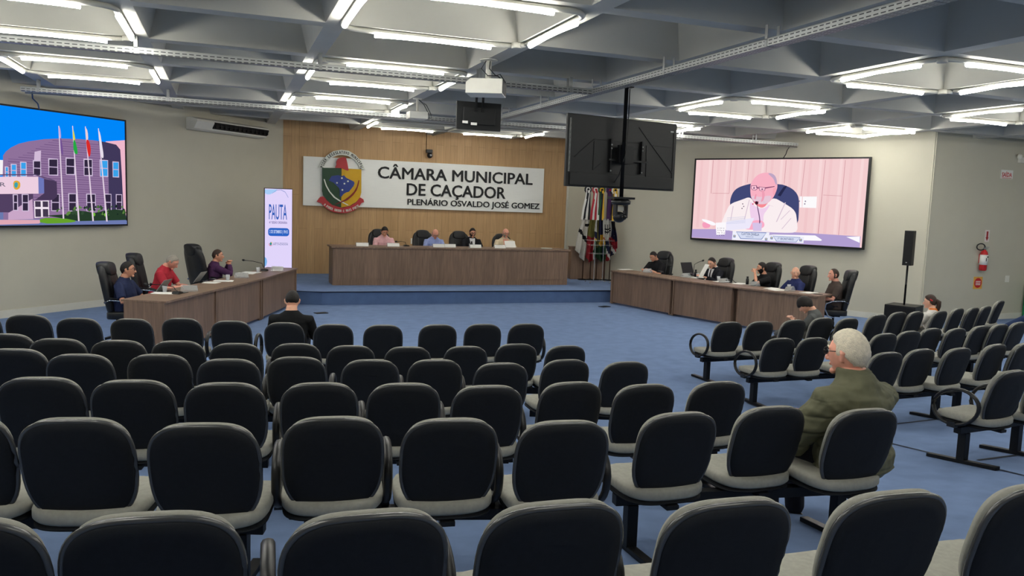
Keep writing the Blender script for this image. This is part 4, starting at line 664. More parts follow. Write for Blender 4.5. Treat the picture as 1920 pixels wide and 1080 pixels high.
bm = bmesh.new(); lathe(bm, [(.035, 0), (.035, .03), (.02, .032)], 14)
for v in bm.verts: v.co = Vector((v.co.x+.01, -.07-v.co.z, v.co.y-.28))
obj('lens', bm, M_SCRN, mh)
bm = bmesh.new(); box(bm, -.05, .05, .0, .02, -.19, -.13); obj('window', bm, M_OFFW, mh)
sc_ = thing('security_camera', 'small black camera fixed to the panelled wall above the name board', 'camera', (5.09, 20.78, 3.5))
bm = bmesh.new(); box(bm, -.08, .08, -.14, 0, .02, .11); obj('bracket', bm, M_PLASTIC, sc_, bevel=.006)
bm = bmesh.new(); ball(bm, (.02, -.08, -.04), (.075, .075, .08), 14, 8); obj('body', bm, M_PLASTIC, sc_)
bm = bmesh.new(); lathe(bm, [(.035, 0), (.03, .02)], 12)
for v in bm.verts: v.co = Vector((v.co.x+.03, -.145-v.co.z, v.co.y-.04))
obj('lens', bm, M_SCRN, sc_)
bm = bmesh.new(); tube(bm, [(5.03, 20.79, 3.6), (5.03, 20.79, 4.08)], .006, 5); tag(obj('cable', bm, M_PLASTIC), 'thin cable down the panelled wall to the small black camera', 'cable')
so = thing('wall_socket', 'square white socket plate on the panelled wall beside the pink shirt', 'socket', (4.74, 20.8, 1.17))
bm = bmesh.new(); box(bm, -.075, .075, -.012, 0, -.075, .075); obj('plate', bm, M_WHITE, so, bevel=.004)
bm = bmesh.new()
for x in (-.025, .025): ball(bm, (x, -.012, 0), .009, 8, 6)
obj('socket_hole', bm, M_DARK, so)
# ---------------------------------------------------------------- speaker
spk = thing('column_speaker', 'tall thin black column speaker on a pole above its black bass box', 'speaker', (12.95, 12.22, 0), math.radians(-62))
bm = bmesh.new(); box(bm, -.29, .29, -.29, .29, .02, .5); obj('bass_box', bm, M_PLASTIC, spk, bevel=.012)
bm = bmesh.new(); box(bm, -.26, .26, -.296, -.2905, .05, .47); obj('grille', bm, M_DARK, spk)
for x in (-.24, .24):
    for y in (-.24, .24):
        bm = bmesh.new(); lathe(bm, [(.025, 0), (.025, .02)], 10, (x, y, 0)); obj('foot', bm, M_PLASTIC, spk)
bm = bmesh.new(); tube(bm, [(0, 0, .5), (0, 0, 1.32)], .02, 10); obj('pole', bm, M_BMETAL, spk)
bm = bmesh.new(); box(bm, -.085, .085, -.09, .09, 1.3, 2.0); obj('column', bm, M_PLASTIC, spk, bevel=.008)
bm = bmesh.new(); box(bm, -.07, .07, -.094, -.0905, 1.33, 1.98); obj('column_grille', bm, M_DARK, spk)
bm = bmesh.new(); box(bm, -.02, .01, -.097, -.0942, 1.35, 1.37); obj('badge', bm, M_GALV, spk)
# ---------------------------------------------------------------- side wall fittings
YW = 12.8
fe = thing('fire_extinguisher', 'red fire extinguisher with a black hose on the side wall', 'fire extinguisher', (15.62, YW, 1.42))
bm = bmesh.new(); lathe(bm, [(.055, -.26), (.075, -.24), (.078, .1), (.06, .16), (.03, .185), (.03, .2)], 20, (0, -.09, 0)); obj('cylinder', bm, M_RED, fe)
bm = bmesh.new(); lathe(bm, [(.0805, -.13), (.0805, .09)], 20, (0, -.09, 0)); obj('paper_label', bm, M_PAPER, fe)
bm = bmesh.new(); box(bm, -.03, -.01, -.1735, -.171, -.05, .02); box(bm, .0, .035, -.1735, -.171, .03, .06); obj('label_print', bm, M_DARK, fe)
bm = bmesh.new(); box(bm, -.035, .1, -.1, -.08, .22, .235); box(bm, -.03, .12, -.1, -.08, .25, .262); lathe(bm, [(.022, .2), (.022, .25)], 10, (0, -.09, 0)); obj('valve', bm, M_GALV, fe)
bm = bmesh.new(); tube(bm, [(-.13+.12*math.cos(a), -.1, .26+.07*math.sin(a)) for a in [-.3+k*2*PI*.93/24 for k in range(25)]], .013, 8); obj('hose', bm, M_PLASTIC, fe)
bm = bmesh.new(); box(bm, -.04, .04, -.02, 0, -.1, .1); obj('bracket', bm, M_RED, fe)
def wsign(name, label, cat, x, z, w, h, parts):
    t = thing(name, label, cat, (x, YW, z)); bm = bmesh.new(); box(bm, -w/2, w/2, -.006, 0, -h/2, h/2); obj('plate', bm, parts[0], t)
    return t
t = wsign('arrow_sign', 'small white sign with a red downward arrow above the fire extinguisher', 'sign', 15.76, 1.92, .13, .26, [mat('sign_white', (226, 214, 210), .5, var=.01)])
bm = bmesh.new(); prism(bm, [(-.025, .1), (.025, .1), (.025, -.03), (.045, -.03), (0, -.11), (-.045, -.03), (-.025, -.03)], -.009, -.0065); obj('arrow', bm, mat('arrow_red', (148, 34, 40), .5), t)
t = thing('round_sign', 'round red extinguisher sign with yellow surround below the fire extinguisher', 'sign', (15.62, YW, .88))
bm = bmesh.new(); box(bm, -.13, .13, -.005, 0, -.135, .135); obj('plate', bm, mat('sign_yellow', (222, 168, 74), .5), t)
bm = bmesh.new(); prism(bm, disc(0, 0, .11), -.008, -.0055); obj('disc', bm, M_RED, t)
bm = bmesh.new()
for k in range(3): box(bm, -.07, .07, -.0105, -.0085, -.045+.035*k, -.03+.035*k)
obj('band', bm, M_PAPER, t)
t = wsign('exit_sign', 'small white sign reading SAÍDA in red high on the side wall', 'sign', 16.17, 3.28, .36, .19, [M_PAPER])
bm = bmesh.new(); text_into(bm, 'SAÍDA', -.15, -.055, .30, .12, -.008, .0015, .02); obj('lettering', bm, M_RED, t)
bm = bmesh.new(); box(bm, -.15, .15, -.008, -.0065, -.083, -.073); obj('underline', bm, M_RED, t)
t = thing('switch_plate', 'white switch plate on the side wall right of the fire extinguisher', 'switch', (16.5, YW, .97))
bm = bmesh.new(); box(bm, -.06, .06, -.01, 0, -.075, .075); obj('plate', bm, M_WHITE, t, bevel=.003)
bm = bmesh.new(); box(bm, -.02, .02, -.015, -.0105, -.03, .03); obj('rocker', bm, M_WHITE, t)
t = thing('emergency_light', 'white twin-head emergency light at the top right edge on the side wall', 'emergency light', (16.52, YW, 3.62))
bm = bmesh.new(); box(bm, -.06, .16, -.06, 0, -.07, .05); obj('casing', bm, M_WHITE, t, bevel=.006)
for x in (-.1, .2): bm = bmesh.new(); ball(bm, (x, -.07, .06), (.06, .05, .06), 12, 8); obj('lamp_head', bm, M_WHITE, t)
bm = bmesh.new(); box(bm, 17.02, 17.5, YW-.5, YW-.04, .0, .95)
o = tag(obj('storage_box', bm, mat('green_plastic', (26, 120, 76), .5), bevel=.02), 'green box at the foot of the side wall, cut by the right photo edge', 'box')
for label, a, b in (('thin black cable from the far tray to the top of the left video wall', (-2.97, 15.1, 3.82), (-3.02, 15.86, 3.6)), ('thin black cable from the far tray to the top of the right video wall', (12.2, 15.1, 3.82), (12.3, 15.45, 3.55))):
    a, b = Vector(a), Vector(b); bm = bmesh.new(); tube(bm, [a, a.lerp(b, .35)+Vector((-.03, 0, -.02)), a.lerp(b, .7)+Vector((.01, 0, 0)), b], .011, 6)
    tag(obj('cable', bm, M_PLASTIC), label, 'cable')
# ---------------------------------------------------------------- audience chairs
def back_outline(w, zt, zb, n=44, ntop=3.4, nbot=2.5):
    out = []; zc = zb+(zt-zb)*.56
    for k in range(n):
        a = 2*PI*k/n; c, s = math.cos(a), math.sin(a); e = ntop if s > 0 else nbot
        x = w/2*math.copysign(abs(c)**(2/e), c); z = math.copysign(abs(s)**(2/e), s)
        out.append((x, zc+z*((zt-zc) if s > 0 else (zc-zb))))
    return out, zc
def pad(bm, outline, c, y_of, th, bulge, edge=.014):
    """cushion-like slab on a closed outline; y_of gives its rear surface, th its thickness towards +Y"""
    cx, cz = c
    def ring(f, off): return [bm.verts.new((cx+(x-cx)*f, y_of(cx+(x-cx)*f, cz+(z-cz)*f)+off, cz+(z-cz)*f)) for x, z in outline]
    n = len(outline)
    seq = [ring(.45, -bulge*.6), ring(.8, -bulge*.25), ring(1-edge*2.2, 0), ring(1, edge), ring(1, th-edge), ring(1-edge*2.2, th), ring(.8, th+bulge*.4), ring(.45, th+bulge)]
    for a, b in zip(seq, seq[1:]):
        for k in range(n): bm.faces.new((a[k], a[(k+1) % n], b[(k+1) % n], b[k])).smooth = True
    bm.faces.new(seq[0][::-1]); bm.faces.new(seq[-1])
RC_T = math.tan(math.radians(15.5))
def yb(x, z): return -.19-(z-.44)*RC_T+.55*x*x*.6
o_sh, zc = back_outline(.428, .825, .368, 48, 3.3, 2.7); o_cu, _ = back_outline(.416, .838, .385, 48, 3.3, 2.7)
bm = bmesh.new(); pad(bm, o_sh, (0, zc), lambda x, z: yb(x, z)-.028, .034, .012); me_shell = mesh_of('backrest', bm, M_BACK)
bm = bmesh.new(); pad(bm, o_cu, (0, zc), lambda x, z: yb(x, z)-.002, .047, .016, .022); me_cush = mesh_of('back_cushion', bm, M_CUSH)
bm = bmesh.new(); tube(bm, [(x*1.004, yb(x, z)-.010, zc+(z-zc)*1.004) for x, z in o_sh], .011, 8, closed=True); me_bead = mesh_of('edge_bead', bm, M_BEAD)
def seat_outline(w, d, n=40):
    out = []
    for k in range(n):
        a = 2*PI*k/n; c, s = math.cos(a), math.sin(a); e = 3.6
        out.append((w/2*math.copysign(abs(c)**(2/e), c), d/2*math.copysign(abs(s)**(2/e), s)))
    return out
def seat_pad(w, d, z, th, dome, y0):
    bm = bmesh.new(); O = seat_outline(w, d)
    def ring(f, zz): return [bm.verts.new((x*f, y0+y*f, zz-(.028 if y*f > d*.38 else 0)*max(0, (y*f-d*.38)/(d*.12))+.012*(abs(x*f)/(w/2))**2*dome/.01)) for x, y in O]
    seq = [ring(.96, z-th), ring(1, z-th+.012), ring(1, z-.02), ring(.965, z-.004), ring(.8, z+dome*.3), ring(.45, z), ring(.1, z-.002)]; n = len(O)
    for a, b in zip(seq, seq[1:]):
        for k in range(n): bm.faces.new((a[k], a[(k+1) % n], b[(k+1) % n], b[k])).smooth = True
    bm.faces.new(seq[0][::-1]); bm.faces.new(seq[-1]); return bm
me_seat = mesh_of('seat', seat_pad(.466, .48, .427, .062, .01, -.008), M_SEAT)
me_pan = mesh_of('seat_shell', seat_pad(.456, .47, .366, .022, .002, -.008), M_BACK)
bm = bmesh.new()
box(bm, -.03, .03, -.20, -.18, .35, .45); box(bm, -.035, .035, -.258, .05, .319, .344)
me_brk = mesh_of('back_bracket', bm, M_BMETAL, bevel=.004)
def arm_mesh(s):
    bm = bmesh.new(); x = s*.248; pts = []
    for k in range(26):
        a = 2*PI*k/26; y = .0+.19*math.cos(a); z = .495+.145*math.sin(a)*(1.0 if math.sin(a) > 0 else 1.05)
        pts.append((x, y-.03*math.sin(a), z))
    tube(bm, pts, .021, 8, closed=True, r2=.014); box(bm, x-.02, x+.02, -.02, .05, .32, .365)
    return mesh_of('armrest', bm, M_PLASTIC)
me_aL, me_aR = arm_mesh(-1), arm_mesh(1)
def chair_proto():
    t = thing('auditorium_chair', 'chair', 'chair', group='audience chairs')
    for n, m in (('seat', me_seat), ('seat_shell', me_pan), ('backrest', me_shell), ('back_cushion', me_cush), ('back_bracket', me_brk)): obj(n, m, None, t)
    obj('edge_bead', me_bead, None, [c for c in t.children if c.name.startswith('backrest')][0])
    obj('armrest', me_aL, None, t)['side'] = 'L'; obj('armrest', me_aR, None, t)['side'] = 'R'
    return t
ORD = ['first', 'second', 'third', 'fourth', 'fifth', 'sixth', 'seventh', 'eighth', 'ninth', 'tenth', 'eleventh', 'twelfth', 'thirteenth', 'fourteenth']
ROWN = {'L1': 'front row of the left block', 'L2': 'second row of the left block', 'L3': 'third row of the left block', 'L4': 'fourth row of the left block',
        'L5': 'fifth row of the left block', 'L6': 'nearest row at photo bottom', 'R1': 'front row of the right block', 'R2': 'second row of the right block', 'R3': 'third row of the right block', 'R4': 'last row of the right block'}
proto = chair_proto(); first = True; CH = {}
OCC = {('L1', 6): 'behind the black sweater', ('L5', 8): 'behind the olive jacket', ('R1', 3): 'behind the grey t-shirt', ('R1', 13): 'under the person in jeans'}
for row, i, x, y, zf, h, ar in DATA['chairs']:
    extra = OCC.get((row, i), {'L': 'with left loop arm', 'R': 'with right loop arm', 'LR': 'with two loop arms', '': ''}[ar])
    lab = ' '.join(('grey chair %s, %s from left, %s' % (extra, ORD[i], ROWN[row])).replace(' ,', ',').split())
    zf = max(0, floor_z(x, y))
    kp = lambda c: not ('side' in c and c['side'] not in ar)
    if first: pr_src = proto
    r = dup_tree(proto, (x, y, zf), -h, lab, kp); CH[(row, i)] = r
for c in list(proto.children):
    for g in list(c.children): bpy.data.objects.remove(g)
    bpy.data.objects.remove(c)
bpy.data.objects.remove(proto)
# beams that carry the chairs: one bench frame under each run of seats
def runs(row):
    ids = sorted(i for r, i in CH if r == row and (r, i) != ('R1', 13)); out = [[13]] if row == 'R1' else []
    k = 0
    while k < len(ids):
        n = 3 if len(ids)-k != 4 else 2
        out.append(ids[k:k+n]); k += n
    return out
for row in ROWN:
    for g in runs(row):
        P_ = [CH[(row, i)].location for i in g]; a, b = P_[0], P_[-1]
        d = (b-a).xy; ang = math.atan2(d.y, d.x) if d.length > .1 else CH[(row, g[0])].rotation_euler.z
        L = d.length; cx, cy = (a.x+b.x)/2, (a.y+b.y)/2; zf = (a.z+b.z)/2
        lab = 'black steel bench beam under chairs %s to %s, %s' % (ORD[g[0]], ORD[g[-1]], ROWN[row]) if len(g) > 1 else 'black steel bench beam under chair %s, %s' % (ORD[g[0]], ROWN[row])
        t = thing('bench_beam', lab, 'bench frame', (cx, cy, zf), ang, 'bench beams under the audience chairs')
        hl = L/2+.2; tilt = (b.z-a.z)/max(L, .1)
        bm = bmesh.new(); vs = box(bm, -hl, hl, -.03, .03, .262, .32)
        for v in vs: v.co.z += v.co.x*tilt
        obj('beam', bm, M_BMETAL, t, bevel=.004)
        for s in (-1, 1):
            x = s*(hl-.1); zz = floor_z(cx+math.cos(ang)*x, cy+math.sin(ang)*x)-zf
            bm = bmesh.new(); box(bm, x-.03, x+.03, -.035, .035, zz+.025, .262+x*tilt); obj('leg', bm, M_BMETAL, t, bevel=.004)
            z0 = floor_z(cx+math.cos(ang)*x-math.sin(ang)*-.3, cy+math.sin(ang)*x+math.cos(ang)*-.3)-zf
            z1 = floor_z(cx+math.cos(ang)*x-math.sin(ang)*.3, cy+math.sin(ang)*x+math.cos(ang)*.3)-zf
            bm = bmesh.new(); vs = box(bm, x-.028, x+.028, -.3, .3, 0, .03)
            for v in vs: v.co.z += (z0 if v.co.y < 0 else z1)+.002
            obj('foot', bm, M_BMETAL, t, bevel=.004)
# ---------------------------------------------------------------- desks
def desk(label, a, b, depth, h, z0=0, side=1, c0=0., c1=0.):
    """front edge from a to b; the body lies to the left (side=1) or right of that line; c0, c1 mitre the two ends"""
    a, b = Vector(a), Vector(b); L = (b-a).length-.003
    t = thing('council_desk', label, 'desk', (a.x, a.y, z0), math.atan2(b.y-a.y, b.x-a.x), 'council desks')
    s = side
    def bx(bm, x0, x1, ya, yb_, z0_, z1_): box(bm, x0, x1, min(ya*s, yb_*s), max(ya*s, yb_*s), z0_, z1_)
    bm = bmesh.new(); prism(bm, [(0, -.02*s), (L, -.02*s), (L-c1, depth*s), (c0, depth*s)], h-.03, h, axis='z'); obj('desktop', bm, M_DESK, t, bevel=.003)
    bm = bmesh.new(); bx(bm, .06, L-.06, .03, .05, .05, h-.0305); obj('front_panel', bm, M_DESK, t)
    for x, c in ((.0, c0), (L-.06, c1)): bm = bmesh.new(); bx(bm, x+.003+(c if x == 0 else 0), x+.057-(c if x else 0), .005, .33 if c or not s > 0 else depth-.04, .02, h-.0305); obj('side_panel', bm, M_DESK, t, bevel=.003)
    for x in (.03, L-.03):
        bm = bmesh.new(); lathe(bm, [(.022, 0), (.026, .008), (.02, .02)], 10, (x, s*.05, 0)); obj('foot', bm, M_CHROME, t)
    return t
LD = [(-.78, 11.6), (-.11, 13.13), (.63, 14.78), (1.40, 16.9)]
for k, w in enumerate(('nearest the audience', 'middle', 'farthest, touching the dais')):
    desk('walnut-brown council desk of the left run, section %s' % w, LD[k], LD[k+1], .62, .77, 0, 1, (0, 0, .025)[k], (0, .025, 0)[k])
RD = [(10.1, 11.45), (9.37, 12.95), (8.9, 14.5), (8.48, 16.5)]
for k, w in enumerate(('nearest the audience', 'middle', 'farthest, beside the dais step')):
    desk('walnut-brown council desk of the right run, section %s' % w, RD[k], RD[k+1], .62, .79, 0, -1, (0, .052, .03)[k], (.052, .03, 0)[k])
t = thing('presiding_desk', 'long walnut-brown presiding desk on the blue carpeted dais', 'desk', (5.16, 18, ZS))
bm = bmesh.new(); box(bm, -2.93, 2.93, -.03, .78, .845, .88); obj('desktop', bm, M_DESK, t, bevel=.003)
bm = bmesh.new(); box(bm, -2.88, 2.88, .0, .03, .135, .8445); obj('front_panel', bm, M_DESK, t)
bm = bmesh.new(); box(bm, -2.86, 2.86, .012, .04, 0, .1345); obj('plinth', bm, M_DESK, t)
for s in (-1, 1): bm = bmesh.new(); box(bm, s*2.87-.02, s*2.87+.02, .031, .72, 0, .8445); obj('side_panel', bm, M_DESK, t)
# ---------------------------------------------------------------- executive chairs
def exec_chair(label, loc, rz, arm=M_CHROME, hgt=1.0):
    t = thing('executive_chair', label, 'chair', loc, rz, 'black leather executive chairs')
    O, zc_ = back_outline(.54, 1.20*hgt, .42, 36, 3.2, 4.5)
    def y2(x, z): return -.2-(z-.45)*.2+.5*x*x
    bm = bmesh.new(); pad(bm, O, (0, zc_), y2, .10, .02, .03); obj('backrest', bm, M_LEATHER, t)
    O2, z2 = back_outline(.30, 1.16*hgt, .55, 32, 3.5, 3.5)
    bm = bmesh.new(); pad(bm, O2, (0, z2), lambda x, z: y2(x, z)+.10, .035, .012, .025); obj('back_cushion', bm, M_LEATHER, t)
    O3, z3 = back_outline(.33, 1.235*hgt, 1.02*hgt, 32, 2.6, 3.5)
    bm = bmesh.new(); pad(bm, O3, (0, z3), lambda x, z: y2(x, z)-.02, .175, .01, .04); obj('headrest', bm, M_LEATHER, t)
    bm = seat_pad(.54, .52, .47, .11, .012, .04); obj('seat', bm, M_LEATHER, t)
    for s in (-1, 1):
        bm = bmesh.new(); tube(bm, [(s*.27, -.2, .62), (s*.31, -.1, .665), (s*.32, .1, .655), (s*.32, .22, .60), (s*.315, .23, .50), (s*.30, .16, .37), (s*.26, .05, .34)], .017, 8); obj('arm_frame', bm, arm, t)
        bm = bmesh.new(); tube(bm, [(s*.315, -.11, .69), (s*.325, .08, .682), (s*.32, .2, .64)], .03, 8, r2=.018); obj('arm_pad', bm, M_LEATHER, t)
    bm = bmesh.new(); lathe(bm, [(.03, .1), (.03, .22), (.022, .23), (.022, .36)], 14); box(bm, -.1, .1, -.1, .12, .335, .36); obj('gas_column', bm, M_BMETAL, t)
    for k in range(5):
        a = 2*PI*k/5+.3; bm = bmesh.new(); c, s = math.cos(a), math.sin(a)
        tube(bm, [(0, 0, .115), (.15*c, .15*s, .1), (.29*c, .29*s, .075)], [.03, .024, .018], 8); obj('base_leg', bm, M_BMETAL, t)
        bm = bmesh.new(); ball(bm, (.29*c, .29*s, .03), .03, 10, 6); obj('caster', bm, M_PLASTIC, t)
    return t
# ---------------------------------------------------------------- flags and lectern
fl_w, fl_k, fl_r, fl_y, fl_g, fl_p, fl_gr = [mat('flag_%s' % n, c, .8, var=.05, scale=30) for n, c in (('white', (222, 220, 214)), ('black', (28, 28, 34)), ('red', (170, 44, 56)), ('yellow', (214, 172, 50)), ('green', (42, 78, 50)), ('purple', (66, 36, 78)), ('olive', (120, 116, 60)))]
fl_n = mat('flag_navy', (34, 38, 70), .8, var=.05)
FM = [fl_w, fl_k, fl_r, fl_y, fl_g, fl_p, fl_gr, fl_n]; W_, K_, R_, Y_, G_, PU, OL, NV = range(8)
def flag(label, x, y, ros, rib, zt, zb, w, col, skew, seed, wt=None):
    t = thing('flag', label, 'flag', (x, y, ZS), 0, 'flags on poles beside the panelled wall')
    bm = bmesh.new(); tube(bm, [(0, .06, 0.02), (0, .06, 2.42)], .014, 8); obj('pole', bm, mat_pole, t)
    bm = bmesh.new(); lathe(bm, [(.13, 0), (.13, .015), (.03, .03)], 16, (0, .06, 0)); obj('pole_base', bm, M_BMETAL, t)
    bm = bmesh.new(); ms = [FM[c] for c in ros]
    for k, r in enumerate((.105, .066, .034)):
        n = 20; c = bm.verts.new((0, -.05-.012*k, 2.42)); rg = [bm.verts.new((r*(1+.05*(q % 2))*math.cos(2*PI*q/n), -.045-.012*k+.008*(q % 2), 2.42+r*(1+.05*(q % 2))*math.sin(2*PI*q/n))) for q in range(n)]
        bk = bm.verts.new((0, .0, 2.42))
        for q in range(n):
            bm.faces.new((c, rg[q], rg[(q+1) % n])).material_index = k; bm.faces.new((bk, rg[(q+1) % n], rg[q])).material_index = k
    obj('rosette', bm, ms, t)
    rn = random.Random(seed)
    for k, c in enumerate(rib):
        xo = (k-(len(rib)-1)/2); bm = bmesh.new(); n = 12; pv = None; xb = xo*.058
        for q in range(n+1):
            f = q/n; zz = 2.40-f*.78; xx = xb*(.25+.75*min(1, f*1.6))+skew*.1*f; yy = -.05-.02*math.sin(f*4+k)-.01*k
            cur = [bm.verts.new((xx-.027, yy, zz)), bm.verts.new((xx+.027, yy-.012, zz))]
            cb = [bm.verts.new((xx-.027, yy+.004, zz)), bm.verts.new((xx+.027, yy-.008, zz))]
            if pv: bm.faces.new((pv[0][0], pv[0][1], cur[1], cur[0])); bm.faces.new((pv[1][1], pv[1][0], cb[0], cb[1]))
            pv = (cur, cb)
        obj('ribbon', bm, FM[c], t, smooth=True)
    bm = bmesh.new(); nu, nv = 30, 30; G = []
    for j in range(nv+1):
        v = j/nv; row = []
        for i in range(nu+1):
            u = i/nu
            fold = math.sin(u*PI*5+seed)*(.035+.03*v)
            x_ = (u-.5)*w*(.72+.4*v)+skew*v*.22+.012*math.sin(v*7+u*6+seed)
            z_ = zt-v*(zt-zb)*(1-.20*abs(u-.5-(.15 if seed % 2 else -.15))*2*(1 if v > .3 else v/.3))
            row.append(bm.verts.new((x_, -.02+fold-.03*v, z_)))
        G.append(row)
    for j in range(nv):
        for i in range(nu):
            f = bm.faces.new((G[j][i], G[j+1][i], G[j+1][i+1], G[j][i+1])); f.smooth = True; f.material_index = col((i+.5)/nu, (j+.5)/nv)
    r = bmesh.ops.solidify(bm, geom=list(bm.faces), thickness=.004)
    obj('cloth', bm, FM, t)
mat_pole = mat('pole_wood', (72, 48, 34), .5)
def cwhite(u, v): return K_ if .30 < v-u*.25 < .42 or (.12 < v < .2 and u > .5) else W_
def cgreen(u, v): return OL if v < .45 else (R_ if u < .55 else (W_ if u < .72 else OL))
def cbr(u, v):
    if v < .36: return NV if .15 < u < .85 else W_
    if v < .62: return Y_ if (u > .45 or v > .55) else NV
    return G_
def ccity(u, v): return W_ if (u*3+v*2) % 1 < .45 and v < .4 else (NV if v < .55 else W_)
def ccity2(u, v):
    if v < .5:
        return K_ if (.2 < u < .75 and .12 < v < .36 and ((u*11) % 1 < .45 or (v*13) % 1 < .3)) else W_
    k = (u*.9-(v-.5)*.55) % .5
    return R_ if k < .13 else (W_ if k < .2 else (NV if k < .42 else W_))
def cdark(u, v): return K_ if v < .35 else (NV if v < .75 else R_)
flag('white flag with black bars and a white-and-black rosette, leftmost of the flags', 9.06, 19.22, (K_, W_, K_), (W_, K_, W_, K_), 1.66, .52, .34, cwhite, -.5, 1)
flag('olive and red flag with a red rosette, second flag from the left', 9.26, 19.17, (R_, W_, R_), (R_, W_, R_, W_), 1.64, .46, .32, cgreen, -.1, 2)
flag('national flag in green, yellow and blue with a green-and-yellow rosette', 9.42, 19.13, (G_, Y_, K_), (G_, K_, Y_), 1.64, .46, .34, cbr, .05, 3)
flag('white flag with navy and red diagonal stripes and a purple rosette', 9.64, 19.1, (PU, PU, R_), (PU, PU, K_), 1.66, .52, .42, ccity2, .35, 4)
flag('dark flag with a white-and-yellow rosette, rightmost of the flags', 9.76, 19.02, (W_, Y_, K_), (Y_, W_, Y_), 1.6, .85, .18, cdark, .3, 5)
t = thing('side_table', 'brown laminate cabinet standing behind the flags', 'cabinet', (9.3, 19.50, ZS), math.radians(-8))
bm = bmesh.new(); box(bm, -.52, .46, -.14, .14, .0, .86); obj('body', bm, M_DESK, t, bevel=.004)
bm = bmesh.new(); box(bm, -.54, .48, -.155, .15, .8605, .885); obj('top', bm, M_DESK, t, bevel=.003)
t = thing('lectern', 'clear acrylic lectern standing in front of the flags', 'lectern', (9.15, 18.55, ZS), math.radians(-4))
bm = bmesh.new(); box(bm, -.3, .3, -.2, .2, .03, .04); obj('base_plate', bm, M_PANE, t)
for x in (-.12, .12): bm = bmesh.new(); tube(bm, [(x, -.03, .04), (x, -.03, 1.1)], .012, 8); obj('post', bm, M_GLASS, t)
for z, w in ((1.10, .33), (.98, .30), (.76, .24)):
    bm = bmesh.new(); box(bm, -w, w, -.2, .16, z, z+.008); obj('shelf', bm, M_GLASS, t)
    bm = bmesh.new(); tube(bm, [(-w, -.2, z+.004), (w, -.2, z+.004)], .005, 6); obj('edge', bm, M_OFFW, t)
for x in (-.27, .27):
    for y in (-.17, .17): bm = bmesh.new(); lathe(bm, [(.018, 0), (.018, .03)], 10, (x, y, 0)); obj('foot', bm, M_CHROME, t)
